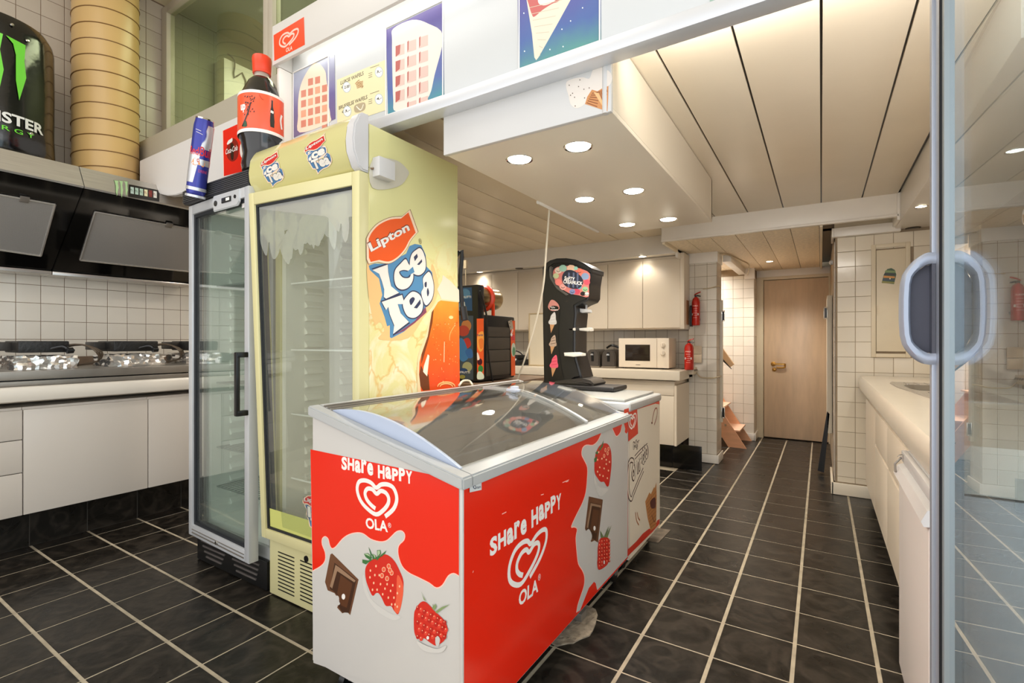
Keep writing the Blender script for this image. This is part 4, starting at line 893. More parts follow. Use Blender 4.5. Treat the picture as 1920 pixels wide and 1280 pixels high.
def crv0(pts, k=5):
    Q = []; n = len(pts)
    for i in range(n - 1):
        p = [Vector(pts[min(max(i + j, 0), n - 1)]) for j in (-1, 0, 1, 2)]
        for q in range(k):
            t = q / k; Q.append(tuple(.5 * ((2 * p[1]) + (p[2] - p[0]) * t + (2 * p[0] - 5 * p[1] + 4 * p[2] - p[3]) * t * t + (3 * p[1] - p[0] - 3 * p[2] + p[3]) * t ** 3)))
    return Q
BAN = crv0([(34, 330), (70, 262), (140, 190), (250, 138), (360, 128)]) + [(360, 128), (435, 65), (508, 270)] + crv0([(508, 270), (445, 345), (400, 430), (330, 510), (240, 560), (140, 545)]) + [(140, 545), (55, 565), (36, 520)]
a.poly(OUT(BAN, 1.02), flat(120, 70, 50)); a.poly(BAN, RIM); a.poly(OUT(BAN, .915), OR_)
a.text('Lipton', (84, 482), (448, 272), 118, flat(120, 50, 30), .05, 0); a.text('Lipton', (86, 478), (444, 274), 106, C_W, .032, 0)
a.text('®', (523, 384), (548, 376), 50, flat(110, 90, 50), 0)
# bottle of tea with condensation
a.zoom(6.737, 680, 560)
TEAO = rampmat('tea_orange', [(0, (224, 74, 26)), (.5, (236, 104, 36)), (1, (242, 160, 60))], 'Z', 1.02, 1.45, noise=.12, nscale=14)
a.poly([(940, -120), (1000, -230), (1010, -300), (1100, -230), (1215, -110), (1218, 40), (1000, 20)], flat(230, 212, 190))
a.poly([(1210, 30), (980, 0), (940, 20), (870, 130), (850, 210), (800, 440), (720, 640), (695, 740), (685, 900), (690, 1180), (1224, 1120), (1218, 400)], flat(242, 206, 160))
a.poly([(1210, 45), (985, 20), (950, 40), (890, 140), (860, 280), (820, 480), (740, 700), (715, 800), (710, 960), (735, 1170), (1224, 1120), (1218, 400)], TEAO)
a.poly([(870, 170), (895, 130), (880, 300), (830, 520), (760, 760), (735, 830), (740, 700), (820, 470)], flat(120, 62, 30))
a.poly([(735, 840), (760, 900), (830, 960), (845, 1150), (760, 1160), (725, 1100), (712, 950)], flat(108, 56, 28))
a.poly([(820, 700), (840, 720), (812, 980), (760, 920), (770, 850)], flat(246, 226, 200))
a.line([(1030, 540), (1025, 800)], .004, flat(248, 210, 170)); a.line([(1165, 330), (1105, 430), (1095, 520)], .003, flat(246, 180, 110))
rr = random.Random(4)
for k in range(70):
    x = rr.uniform(880, 1200); y = rr.uniform(240, 1090); a.ell(x, y, rr.uniform(2, 6), rr.uniform(3, 9), (flat(250, 206, 150), flat(204, 60, 24), flat(246, 160, 90))[k % 3], 6)
a.ell(1110, 235, 28, 22, flat(252, 206, 140), 12)
for rx, ry in ((110, 60), (80, 40)): a.line([(1050 + rx * math.cos(t), 1110 + ry * math.sin(t)) for t in [PI + i * .45 for i in range(8)]], .006, flat(244, 186, 120))
a.zoom(1, 0, 0)
a.smooth([(697, 300), (740, 300), (763, 318), (764, 330), (745, 350), (697, 352)], flat(206, 200, 182))
a.build('side_print', yf)
p = onX(697, 345, YX1); q = onX(727, 310, YX1)
M().box(YX1 + .003, YX1 + .045, p.y, q.y, 1.885, 1.965, .004).build('switch_box', WHITE, yf)
M().tube([(YX1 + .002, 1.40, 1.93), (YX1 + .01, 1.385, 1.915), (YX1 - .01, 1.375, 1.925)], .004).build('wire', mat('tan_wire', (120, 96, 70), .5), yf)
# ================================================================= BOTTLE AND CAN ON TOP
BX, BY, B0 = -2.352, 1.392, 2.036
bt = thing('cola_bottle', 'oversized cola bottle with red cap and orange red label standing on the fridges', 'bottle', (BX, BY, B0))
dk = mat('cola_plastic', (22, 20, 19), .14, coat=.4)
M().lathe([(0, 0), (.075, 0), (.088, .012), (.092, .04), (.085, .09), (.093, .15), (.103, .175), (.105, .36), (.098, .375), (.062, .455), (.044, .475)], (BX, BY, B0), n=40).build('body', dk, bt)
M().lathe([(.0435, .473), (.034, .49), (.034, .52)], (BX, BY, B0), n=24, cap=False).build('neck', mat('neck_clear', (172, 160, 148), .2), bt)
M().lathe([(.041, .500), (.042, .505), (.041, .512), (.042, .515), (.045, .573), (.042, .584), (0, .587)], (BX, BY, B0), n=32).build('cap', mat('cap_red', (232, 68, 36), .3), bt)
M().lathe([(.1058, .182), (.1068, .185), (.1068, .365), (.1055, .37)], (BX, BY, B0), n=48, cap=False).build('label', mat('label_orange', (236, 92, 58), .25), bt)
M().lathe([(.1075, .174), (.1078, .188), (.1070, .190)], (BX, BY, B0), n=48, cap=False).build('label_edge', C_W, bt)
M().lathe([(.1070, .360), (.1075, .362), (.1060, .374)], (BX, BY, B0), n=48, cap=False).build('label_edge', C_W, bt)
def bw(u, v, off):
    an = -PI / 2 + u / .107 + math.atan2(-BX, BY) * 1.0
    return Vector((BX + (.1072 + off) * math.cos(an), BY + (.1072 + off) * math.sin(an), B0 + v))
a = Art('-Y', 0, warp=bw)
a.add([(x + .045, y) for x, y in [(-.008, .21), (.010, .21), (.012, .24), (.009, .27), (.010, .285), (.004, .31), (.004, .34), (-.003, .34), (-.004, .31), (-.009, .285), (-.008, .27), (-.010, .24)]], [range(12)], dk)
a.line([(.038, .285), (.052, .282)], .012, C_W, uvin=True)
for k in range(26): 
    x = -.085 + .05 * rr.random(); y = .25 + .09 * rr.random(); a.smooth([(x, y), (x + .006, y + .003), (x + .004, y + .008)], dk, uvin=True)
a.line([(-.095, .20), (-.075, .235), (-.06, .27), (-.05, .31)], .006, dk, uvin=True); a.smooth([(-.09, .2), (-.075, .225), (-.068, .21), (-.07, .197)], flat(40, 80, 50), uvin=True)
a.textuv('up', -.105, .265, .03, .04, C_W, .05)
a.line([(.10, .22), (.092, .26), (.10, .29)], .012, C_W, uvin=True); a.line([(-.012, .352), (-.002, .335), (.008, .33)], .002, flat(180, 50, 30), uvin=True)
a.build('label_print', bt)
c0, c1 = onY(366, 370, 1.252), onY(384, 224, 1.252); ax = (c1 - c0).normalized()
en = thing('energy_can', 'tall tilted blue and silver energy drink can leaning above the black control strip', 'can', tuple(c0))
L_ = (c1 - c0).length
M().lathe([(0, 0), (.030, 0), (.036, .006), (.043, .03), (.044, .05), (.044, L_ - .04), (.040, L_ - .012), (.039, L_ - .004)], c0, ax, 72).build('body', mat('can_blue', (56, 62, 150), .25, .3), en)
M().lathe([(.0385, L_ - .006), (.0405, L_), (.0385, L_ + .003), (.035, L_ - .003), (0, L_ - .004)], c0, ax, 32, cap=False).build('rim', CHROME, en)
M().box(-.012, .012, -.006, .012, 0, .003, .001, mtx=Matrix.Translation(c1 + ax * .001) @ Vector((0, 0, 1)).rotation_difference(ax).to_matrix().to_4x4()).build('pull_tab', CHROME, en)
qq = Vector((0, 0, 1)).rotation_difference(ax)
def cwp(u, v, off):
    an = -PI / 2 + u / .044 + math.atan2(2.75, 1.25); r_ = .0446 + off
    return c0 + qq @ Vector((r_ * math.cos(an), r_ * math.sin(an), v))
a = Art('-Y', 0, warp=cwp); SV = mat('can_silver', (206, 206, 208), .28, .5)
def strip(p, n=8):
    return p
def wrapquad(u0, u1, v0, v1, u2, u3, m, n=26):
    uvs = []; fs = []
    for i in range(n + 1):
        t = i / n; uvs += [(u0 + (u1 - u0) * t, v0), (u2 + (u3 - u2) * t, v1)]
    a.add(uvs, [(2 * i, 2 * i + 2, 2 * i + 3, 2 * i + 1) for i in range(n)], m)
CBL = mat('can_blue', (56, 62, 150))
wrapquad(-.004, .07, .24, L_ - .03, .018, .07, SV); wrapquad(-.07, -.018, .07, .215, -.07, .0, SV)
wrapquad(-.07, .07, .160, .19, -.07, .07, SV); wrapquad(-.07, .07, .034, .050, -.07, .07, SV); wrapquad(-.07, .07, .0, .012, -.07, .07, SV)
a.textuv('Red', -.058, .205, .050, .040, flat(206, 40, 60), .02); a.textuv('Bull', -.004, .205, .056, .046, flat(206, 40, 60), .02)
a.smooth([(-.036, .165), (-.022, .190), (-.006, .18), (.012, .192), (.024, .175), (.018, .155), (0, .162), (-.02, .155)], flat(236, 150, 80), uvin=True)
a.smooth([(-.012, .185), (-.004, .19), (.0, .178), (-.008, .172)], flat(196, 60, 40), uvin=True); a.textuv('DRINK', .0, .125, .042, .014, flat(190, 70, 120), .01)
a.line([(-.034, L_ - .06), (-.008, L_ - .065)], .002, C_W, uvin=True); a.line([(-.03, L_ - .072), (.0, L_ - .08)], .002, C_W, uvin=True)
a.build('printed_design', en)
# ================================================================= FREEZER WITH STRAWBERRY PRINT
FX0, FX1, FN, FF = -1.497, -.838, 1.068, 2.440
fz = thing('chest_freezer', 'red and white chest freezer with strawberry and chocolate print and curved sliding glass lids', 'freezer', ((FX0 + FX1) / 2, 1.75, 0))
ZB, ZT = .985, .838
def ztop(x): return ZB + (ZT - ZB) * (x - FX0) / (FX1 - FX0)
BOD = mat('freezer_white', (200, 196, 191), .22, var=.01)
m = M()
m.prism([(FX0, .10), (FX1, .10), (FX1, ZT - .03), (FX0, ZB - .03)], 'Y', FN, FN + .05, .002)
m.prism([(FX0, .10), (FX1, .10), (FX1, ZT - .03), (FX0, ZB - .03)], 'Y', FF - .05, FF, .002)
m.box(FX1 - .05, FX1, FN + .05, FF - .05, .10, ZT - .03).box(FX0, FX0 + .05, FN + .05, FF - .05, .10, ZB - .03).box(FX0 + .05, FX1 - .05, FN + .05, FF - .05, .10, .16)
m.build('body', BOD, fz)
LIN = mat('freezer_lining', (172, 170, 168), .45, .1, var=.06)
M().box(FX0 + .05, FX0 + .054, FN + .05, FF - .05, .16, ZB - .03).box(FX1 - .054, FX1 - .05, FN + .05, FF - .05, .16, ZT - .03).box(FX0 + .05, FX1 - .05, FN + .05, FN + .054, .16, ZT - .03).box(FX0 + .05, FX1 - .05, FF - .054, FF - .05, .16, ZT - .03).box(FX0 + .05, FX1 - .05, FN + .05, FF - .05, .16, .164).build('lining', LIN, fz)
RIMM = mat('grey_rim', (180, 181, 180), .3, .1)
m = M(); e = .012
def sl(x0, x1, y0, y1, d0, d1, bev=.005):   # slab following the sloping top
    m.solid([(x0, y0, ztop(x0) + d0), (x1, y0, ztop(x1) + d0), (x1, y1, ztop(x1) + d0), (x0, y1, ztop(x0) + d0), (x0, y0, ztop(x0) + d1), (x1, y0, ztop(x1) + d1), (x1, y1, ztop(x1) + d1), (x0, y1, ztop(x0) + d1)], bev)
sl(FX0 - e, FX1 + e, FN - e, FN + .035, -.035, .0); sl(FX0 - e, FX1 + e, FF - .035, FF + e, -.035, 0); sl(FX1 - .05, FX1 + e, FN + .03, FF - .03, -.035, 0); sl(FX0 - e, FX0 + .07, FN + .03, FF - .03, -.035, 0)
m.build('rim', RIMM, fz)
m = M(); 
for k in (.022, .042, .062): sl(FX0 + k - .003, FX0 + k + .003, FN + .03, FF - .03, .0, .006, .001)
m.build('rear_track', STEELD, fz)
# curved lids
xa, xb = FX0 + .065, FX1 - .035
def zarc(x, k=.043): t = (x - xa) / (xb - xa); return ztop(x) + .002 + k * 4 * t * (1 - t) * (1.0 + .25 * (1 - t))
def arcsheet(y0, y1, th, k, d=0, n=18):
    b = M(); bm = b.bm; R = []
    for i in range(n + 1):
        x = xa + (xb - xa) * i / n; z = zarc(x, k) + d; R.append([bm.verts.new((x, y, zz)) for y, zz in ((y0, z), (y1, z), (y1, z + th), (y0, z + th))])
    for A, B in zip(R, R[1:]):
        for i in range(4): bm.faces.new((A[i], B[i], B[(i + 1) % 4], A[(i + 1) % 4]))
    bm.faces.new(R[0]); bm.faces.new(R[-1][::-1]); bmesh.ops.recalc_face_normals(bm, faces=bm.faces[:]); return b
ym = 1.98
arcsheet(FN + .04, ym + .03, .004, .038).build('glass_lid', LGLASS, fz)
arcsheet(ym - .02, FF - .04, .004, .043, .006).build('glass_lid', LGLASS, fz)
arcsheet(ym + .012, ym + .030, .010, .040, .002).build('lid_edge_rail', mat('rail_grey', (196, 198, 200), .3), fz)
CK = mat('cheek_plastic', (176, 186, 206), .35)
def cheek(y):
    b = M(); n = 18
    pts = [(xa + (xb - xa) * i / n, zarc(xa + (xb - xa) * i / n)) for i in range(n + 1)] + [(xb - (xb - xa) * i / n, ztop(xb - (xb - xa) * i / n) - .012) for i in range(n + 1)]
    b.prism(pts, 'Y', y, y + .012); return b
cheek(FN + .034).build('end_cheek', CK, fz); cheek(FF - .046).build('end_cheek', CK, fz)
M().box(-1.23, -1.20, ym - .05, ym - .02, zarc(-1.215), zarc(-1.215) + .03, .004).box(-1.25, -1.18, ym - .055, ym - .04, zarc(-1.215) + .006, zarc(-1.215) + .018, .003).build('lid_lock', mat('lock_grey', (186, 192, 206), .3), fz)
M().box(FX0 + .26, FX0 + .40, FN + .20, FN + .27, .164, .19, .01).build('frost_block', FOIL, fz)
M().lathe([(0, 0), (.06, .0), (.085, .02), (.07, .05), (0, .055)], (-1.12, 1.86, .70), n=20).build('lamp_dome', CHROME, fz)
def caster(x, y, zt=.10):
    b = M(); b.cyl((x - .012, y, .032), (x + .012, y, .032), .032, 20); w_ = b.build('caster', BLACK, fz)
    M().box(x - .02, x + .02, y - .01, y + .022, .035, zt, .004).build('fork', STEELD, w_)
for x in (FX0 + .10, FX1 - .05):
    for y in (FN + .07, FF - .08): caster(x, y)
# near end print
a = Art('-Y', FN - .0005).zoom(2.3704, 560, 740)
a.poly([(53, 242), (713, 380), (719, 1290), (716, 1420), (66, 1190)], BOD)
SPL = [(713, 805), (690, 793), (665, 805), (640, 845), (612, 857), (580, 835), (530, 810), (490, 790), (460, 760), (443, 710), (445, 670), (468, 645), (472, 620), (458, 604), (435, 608), (412, 630), (390, 648), (360, 652), (320, 640), (290, 618), (262, 612), (225, 620), (195, 640), (165, 675), (148, 682), (138, 665), (132, 640), (118, 629), (105, 640), (105, 665), (118, 700), (118, 735), (100, 760), (62, 782)]
def crv(pts, k=3):
    Q = []; n = len(pts)
    for i in range(n - 1):
        p = [Vector(pts[min(max(i + j, 0), n - 1)]) for j in (-1, 0, 1, 2)]
        for q in range(k):
            t = q / k; Q.append(tuple(.5 * ((2 * p[1]) + (p[2] - p[0]) * t + (2 * p[0] - 5 * p[1] + 4 * p[2] - p[3]) * t * t + (3 * p[1] - p[0] - 3 * p[2] + p[3]) * t ** 3)))
    return Q + [tuple(pts[-1])]
a.poly([(53, 242), (713, 380)] + crv(SPL), RED)
a.line(SPL, .003, C_PINK, k=3)
a.hand('SHare', (190, 330), (334, 360), 54, C_W, .045); a.hand('HaPPY', (352, 368), (508, 396), 54, C_W, .045)
heart(a, (260, 420), (438, 455), (346, 531), C_W, .0135)
a.text('OLA', (300, 592), (398, 611), 48, C_W, .03); a.text('®', (398, 588), (412, 592), 22, C_W, .0)
a.poly([(142, 708), (150, 704), (267, 820), (230, 978), (215, 962), (195, 970), (172, 945), (182, 915), (160, 880), (130, 868), (118, 830)], C_CHOC2)
a.poly([(160, 745), (258, 822), (225, 968), (195, 965), (178, 940), (185, 905), (160, 875), (140, 862)], C_CHOC)
a.poly([(165, 755), (180, 765), (255, 825), (248, 832), (172, 782), (150, 860), (140, 850)], C_CHOCL)
a.poly([(188, 800), (240, 838), (215, 945), (190, 935), (172, 880)], flat(88, 50, 26))
a.ell(200, 896, 8, 13, C_W); a.ell(176, 926, 9, 8, BOD); a.ell(172, 905, 9, 14, BOD)
a.smooth([(292, 800), (320, 900), (400, 965), (455, 985), (420, 1000), (350, 960), (300, 890), (285, 830)], C_SH)
strawberry(a, [(297, 775), (312, 745), (345, 722), (388, 708), (425, 735), (452, 785), (467, 830), (463, 890), (455, 935), (443, 974), (425, 958), (412, 938), (388, 936), (372, 905), (358, 882), (345, 880), (330, 892), (315, 865), (300, 820)], [], [], 1)
a.smooth([(440, 800), (466, 850), (458, 930), (443, 970), (425, 950), (435, 900)], C_STR2)
for i, (x, y) in enumerate([(320, 780), (345, 760), (318, 810), (340, 800), (365, 840), (335, 835), (350, 865), (385, 860), (410, 870), (375, 885), (400, 900), (425, 900), (415, 930), (430, 930), (440, 880), (450, 850), (330, 865), (360, 800), (440, 940), (395, 840), (420, 845)]): a.ell(x, y, 3.5, 6, C_SEED, 8)
for x, y in ((380, 775), (402, 760), (415, 790), (372, 802), (395, 815), (408, 778)): a.ell(x, y, 9, 12, flat(240, 176, 140), 10); a.ell(x, y, 6, 8, C_STR2, 10)
for l in ([(285, 730), (310, 735), (335, 728), (300, 752), (285, 745)], [(292, 705), (310, 702), (328, 720), (322, 735), (300, 720)], [(312, 674), (320, 690), (330, 715), (322, 712)], [(330, 705), (345, 712), (345, 730), (330, 728)], [(350, 690), (365, 688), (368, 705), (352, 722)], [(365, 712), (392, 690), (385, 705), (370, 718)], [(345, 720), (372, 712), (350, 735)]): a.poly(l, C_GRN)
for l in ([(294, 706), (310, 704), (322, 718)], [(352, 692), (363, 690), (364, 703), (354, 716)], [(332, 706), (343, 712), (343, 726)]): a.poly(l, C_GRNL)
a.smooth([(515, 975), (525, 945), (545, 920), (565, 918), (590, 940), (605, 958), (640, 990), (658, 1015), (663, 1045), (652, 1085), (630, 1105), (610, 1112), (585, 1098), (560, 1080), (530, 1078), (516, 1050)], C_STR)
rr = random.Random(2)
for i in range(9):
    for j in range(5):
        x = 532 + i * 15 + (j % 2) * 7; y = 945 + j * 32 + i * 8
        if 920 + abs(x - 560) * .7 < y < 1100 - abs(x - 610) * .25: a.ell(x, y, 8.5, 11, flat(224, 60, 44) if (i + j) % 2 else flat(184, 26, 20), 8); a.ell(x - 2, y - 4, 2, 3, C_SEED, 6)
for l in ([(548, 868), (556, 890), (570, 915), (560, 908)], [(596, 945), (612, 925), (616, 940), (606, 955)], [(610, 960), (640, 940), (676, 928), (650, 945), (618, 968)], [(600, 925), (606, 940), (600, 950)]): a.poly(l, flat(130, 150, 100))
a.ell(578, 1076, 6, 8, C_W); a.smooth([(612, 1080), (622, 1068), (632, 1082), (626, 1112), (614, 1108)], BOD)
a.smooth([(530, 1090), (570, 1110), (620, 1125), (660, 1110), (640, 1140), (580, 1140), (545, 1120)], C_SH)
a.build('end_print', fz)
M().box(FX1 - .006, FX1 + .004, FN - .004, FN + .004, .10, ZT - .035, .002).build('corner_strip', BOD, fz)
# long side print
a = Art('+X', FX1 + .0005)
a.uv([(FN + .006, .102), (FF - .004, .102), (FF - .004, .802), (FN + .006, .802)], RED)
a.zoom(2.4615, 860, 760)
W2 = crv([(752, 96), (745, 125), (728, 142), (716, 122), (702, 94), (685, 86), (668, 98), (655, 135), (640, 165), (618, 183), (590, 182), (572, 195), (567, 225), (578, 250), (593, 285), (592, 340), (586, 400), (570, 450), (545, 500), (519, 558), (532, 560), (546, 570), (540, 610), (545, 680), (552, 730), (570, 760), (580, 790), (578, 830), (562, 880), (549, 920), (543, 955)])
a.poly(W2 + [(560, 945), (580, 893), (600, 842), (624, 813), (632, 820), (639, 852), (779, 698), (781, 120), (774, 130), (766, 122), (768, 108), (763, 85), (757, 82)], BOD)
a.line([(757, 82), (752, 96), (745, 125), (728, 142), (716, 122), (702, 94), (685, 86), (668, 98), (655, 135), (640, 165), (618, 183), (590, 182), (572, 195), (567, 225), (578, 250), (593, 285), (592, 340), (586, 400), (570, 450), (545, 500), (519, 558), (532, 560), (546, 570), (540, 610), (545, 680), (552, 730), (570, 760), (580, 790), (578, 830), (562, 880), (549, 920), (543, 955)], .004, C_PINK, k=3)
a.hand('SHare', (142, 700), (315, 584), 80, C_W, .045); a.hand('HaPPY', (334, 566), (474, 470), 78, C_W, .045)
heart(a, (234, 735), (404, 620), (290, 820), C_W, .0165)
a.text('OLA', (276, 930), (366, 858), 68, C_W, .03); a.text('®', (366, 812), (378, 800), 30, C_W, 0)
a.poly([(600, 419), (665, 434), (642, 632), (625, 622), (611, 630), (598, 600), (582, 568)], C_CHOC2)
a.poly([(606, 446), (655, 458), (634, 622), (612, 612), (590, 572)], C_CHOC); a.poly([(608, 450), (655, 460), (655, 470), (614, 462), (596, 566), (590, 560)], C_CHOCL)
a.poly([(620, 478), (648, 484), (634, 590), (606, 572)], flat(92, 54, 30)); a.ell(626, 566, 5, 11, C_W); a.smooth([(584, 585), (600, 570), (614, 600), (606, 625), (585, 605)], BOD)
a.smooth([(625, 300), (640, 370), (690, 385), (650, 420), (625, 360)], C_SH)
strawberry(a, [(628, 240), (640, 200), (660, 178), (685, 176), (701, 205), (705, 260), (700, 320), (692, 368), (682, 372), (670, 352), (655, 352), (640, 335), (626, 305)], [(645, 215), (640, 250), (660, 245), (680, 250), (695, 260), (650, 285), (670, 290), (690, 300), (640, 305), (665, 325), (685, 335), (650, 320), (680, 270)], [], .8)
for x, y in ((676, 205), (686, 220), (670, 232), (690, 200)): a.ell(x, y, 5, 10, flat(240, 176, 140), 8); a.ell(x, y, 3, 6, C_STR2, 8)
for l in ([(624, 245), (638, 232), (634, 258), (625, 262)], [(628, 218), (642, 208), (640, 228)], [(636, 180), (645, 200), (650, 208)], [(655, 190), (668, 160), (664, 188), (658, 198)], [(645, 205), (655, 188), (656, 205)]): a.poly(l, C_GRN)
a.smooth([(640, 700), (641, 650), (652, 614), (678, 606), (695, 622), (697, 670), (690, 722), (672, 745), (645, 757), (638, 730)], C_STR)
for i in range(5):
    for j in range(8):
        x = 648 + i * 11; y = 628 + j * 16 - i * 2
        if y < 745 - i * 6: a.ell(x, y, 5, 7, flat(224, 60, 44) if (i + j) % 2 else flat(184, 26, 20), 8); a.ell(x, y - 2, 1.6, 3, C_SEED, 6)
for l in ([(655, 610), (650, 575), (668, 608)], [(668, 606), (690, 555), (678, 608)], [(674, 608), (703, 550), (684, 608)]): a.poly(l, flat(110, 124, 80))
a.ell(668, 722, 3, 9, C_W)
a.poly([(46, 360), (101, 347), (101, 388), (46, 400)], flat(206, 206, 204)); a.text('Gram', (66, 386), (97, 380), 14, flat(30, 50, 80), .02); a.ell(68, 374, 7, 9, flat(30, 50, 80)); a.ell(69, 375, 4, 5, flat(206, 206, 204))
for p in ([(475, 355), (505, 342)], [(490, 352), (502, 348)], [(375, 412), (388, 408)], [(60, 770), (63, 760)], [(195, 500), (215, 490)]): a.line(p, .003, C_PINK)
a.build('side_print', fz)
# ================================================================= CORNET FREEZER
GX0, GX1, GN, GF = -1.43, -.840, 2.462, 3.03
gz = thing('chest_freezer', 'smaller white freezer printed with an ice cream cone, standing behind the strawberry freezer', 'freezer', ((GX0 + GX1) / 2, 2.75, 0))
M().box(GX0, GX1, GN, GF, .075, .845, .006).build('body', mat('freezer_cream', (226, 216, 200), .25), gz)
M().box(GX0 - .008, GX1 + .010, GN - .008, GF + .01, .845, .892, .016, 3).build('rim', RIMM, gz)
M().box(GX0 + .02, GX1 - .03, GN + .02, GF - .02, .892, .905, .006, 2).build('lid', mat('lid_grey', (160, 160, 156), .3), gz)
for x in (GX0 + .08, GX1 - .06):
    for y in (GN + .07, GF - .07):
        b = M(); b.cyl((x - .01, y, .03), (x + .01, y, .03), .03, 16).box(x - .018, x + .018, y - .01, y + .01, .03, .075, .003); b.build('caster', BLACK, gz)
a = Art('+X', GX1 + .0005).zoom(4, 1160, 740)
a.uv([(GN + .002, .08), (GF - .002, .08), (GF - .002, .842), (GN + .002, .842)], flat(228, 218, 200))
a.poly([(40, 110), (305, 22), (305, 72), (275, 66), (140, 108), (70, 130), (40, 140)], flat(222, 62, 26))
a.poly([(70, 128), (138, 106), (145, 290), (72, 350)], flat(214, 54, 26)); heart(a, (74, 190), (132, 172), (98, 252), C_W, .009)
a.text('OLA', (76, 132), (94, 126), 8, C_W, .0)
a.poly([(60, 1170), (68, 1158), (130, 1100), (180, 1040), (225, 1005), (250, 1000), (270, 985), (290, 940), (306, 930), (306, 965), (250, 1030), (60, 1218)], flat(206, 50, 28))
BRN = flat(58, 34, 30)
for w_, c_ in ((.030, BRN), (.016, flat(226, 214, 198))):
    a.line([(80, 520), (72, 600), (72, 700), (80, 760), (95, 780), (110, 740), (150, 640), (185, 560)], w_, c_)
    a.line([(74, 520), (90, 490), (110, 500), (105, 560)], w_, c_); a.line([(120, 470), (160, 425), (215, 375)], w_ * .8, c_)
a.text('My', (108, 430), (155, 395), 78, BRN, .09); a.text('My', (110, 426), (153, 393), 68, flat(226, 214, 198), .02)
a.text('ornetto', (104, 660), (224, 460), 150, BRN, .09, .1, grow=.04); a.text('ornetto', (106, 652), (221, 460), 136, flat(230, 220, 204), .02, .1)
a.poly([(198, 800), (230, 730), (240, 745), (265, 690), (270, 700), (281, 655), (284, 760), (280, 985), (240, 1020), (215, 920)], flat(190, 130, 74))
for i in range(9): a.line([(205 + i * 4, 820 + i * 22), (282, 720 + i * 30)], .004, flat(140, 84, 40)); 
for i in range(5): a.line([(215 + i * 14, 770 - i * 10), (245 + i * 9, 1000 - i * 20)], .003, flat(150, 92, 46))
a.smooth([(235, 800), (270, 770), (275, 840), (245, 850)], flat(84, 30, 30)); a.line([(245, 900), (265, 950), (275, 930)], .006, flat(90, 40, 30))
a.line([(250, 205), (258, 150), (272, 105), (286, 105), (285, 160), (265, 225)], .008, flat(150, 60, 30)); a.ell(248, 210, 5, 8, flat(110, 40, 24))
for p in ([(125, 880), (132, 940), (150, 975)], [(138, 880), (145, 920), (158, 940)]): a.line(p, .008, flat(176, 110, 70))
a.build('side_print', gz)
# ================================================================= SOFT SERVE MACHINE
sm = thing('soft_serve_machine', 'curved black soft ice machine with colourful head panel on the smaller freezer', 'ice cream machine', (-1.35, 2.9, .905))
M().box(-1.62, -1.045, 2.79, 3.03, .907, .935, .012, 3).build('base_board', mat('board_black', (34, 32, 32), .4), sm)
SY = 2.83
def so_(l): return [(onY(990 + x / 4.571, 470 + y / 4.571, SY).x, onY(990 + x / 4.571, 470 + y / 4.571, SY).z) for x, y in l]
col = so_([(130, 1145), (120, 600), (118, 150), (140, 110), (185, 80), (245, 65), (310, 62), (400, 75), (480, 108), (535, 145), (545, 165), (525, 290), (520, 400), (500, 430), (440, 455), (405, 475), (412, 540), (402, 640), (400, 860), (410, 920), (440, 1020), (460, 1090), (400, 1100), (330, 1145)])
SB = mat('machine_black', (30, 29, 29), .33)
M().prism(col, 'Y', SY, SY + .20, .014, seg=3).build('column', SB, sm, ang=.9)
M().prism(so_([(190, 1145), (240, 1115), (380, 1098), (470, 1092), (540, 1110), (570, 1140), (565, 1155)]), 'Y', SY - .02, SY + .20, .012).build('drip_foot', mat('foot_grey', (58, 54, 50), .3), sm)
M().prism(so_([(128, 150), (150, 112), (190, 84), (250, 66), (330, 64), (410, 76), (490, 112), (545, 150), (542, 190), (490, 160), (400, 125), (300, 112), (230, 120), (190, 145), (180, 200)]), 'Y', SY - .012, SY + .21, .008).build('hood_lip', SB, sm, ang=.9)
M().prism(so_([(190, 130), (215, 140), (210, 200), (240, 290), (310, 350), (350, 375), (330, 385), (250, 330), (190, 240), (182, 170)]), 'Y', SY - .010, SY + .01, .005).build('panel_bezel', mat('bezel_grey', (92, 88, 84), .2), sm)
a = Art('-Y', SY - .002).zoom(4.571, 990, 470)
PANEL = [(215, 180), (250, 140), (340, 130), (440, 150), (530, 195), (522, 300), (518, 395), (440, 382), (350, 362), (260, 300), (225, 240)]
a.smooth(PANEL, flat(206, 120, 112), 3)
for i, (x, y, r_, c_) in enumerate(((260, 170, 30, (222, 200, 180)), (300, 150, 34, (150, 190, 170)), (370, 150, 36, (232, 190, 160)), (440, 180, 34, (224, 120, 100)), (490, 220, 34, (130, 150, 180)), (505, 270, 28, (206, 80, 96)), (490, 330, 26, (140, 180, 140)), (470, 368, 22, (34, 26, 30)), (420, 350, 28, (196, 70, 90)), (380, 350, 26, (120, 130, 170)), (260, 270, 30, (236, 130, 120)), (240, 215, 26, (190, 196, 150)), (300, 310, 30, (222, 160, 150)), (440, 310, 22, (90, 150, 170)), (410, 150, 18, (150, 200, 180)), (505, 370, 18, (226, 222, 210)))):
    a.ell(x, y, r_, r_ * .9, flat(*c_), 10)
    if i % 3 == 0: a.line([(x - 16, y), (x, y + 10), (x + 16, y)], .003, BLACK)
a.smooth([(295, 210), (330, 168), (390, 170), (450, 215), (475, 270), (440, 320), (380, 325), (320, 300), (295, 260)], flat(40, 44, 60), 3)
for x in (345, 385, 420): a.poly([(x, 185), (x + 14, 190), (x + 10, 318), (x - 4, 312)], flat(96, 104, 130))
a.text('SoFTY', (310, 250), (398, 262), 34, C_W, .03); a.text('CREAMUCK', (302, 278), (466, 296), 30, C_W, .03)
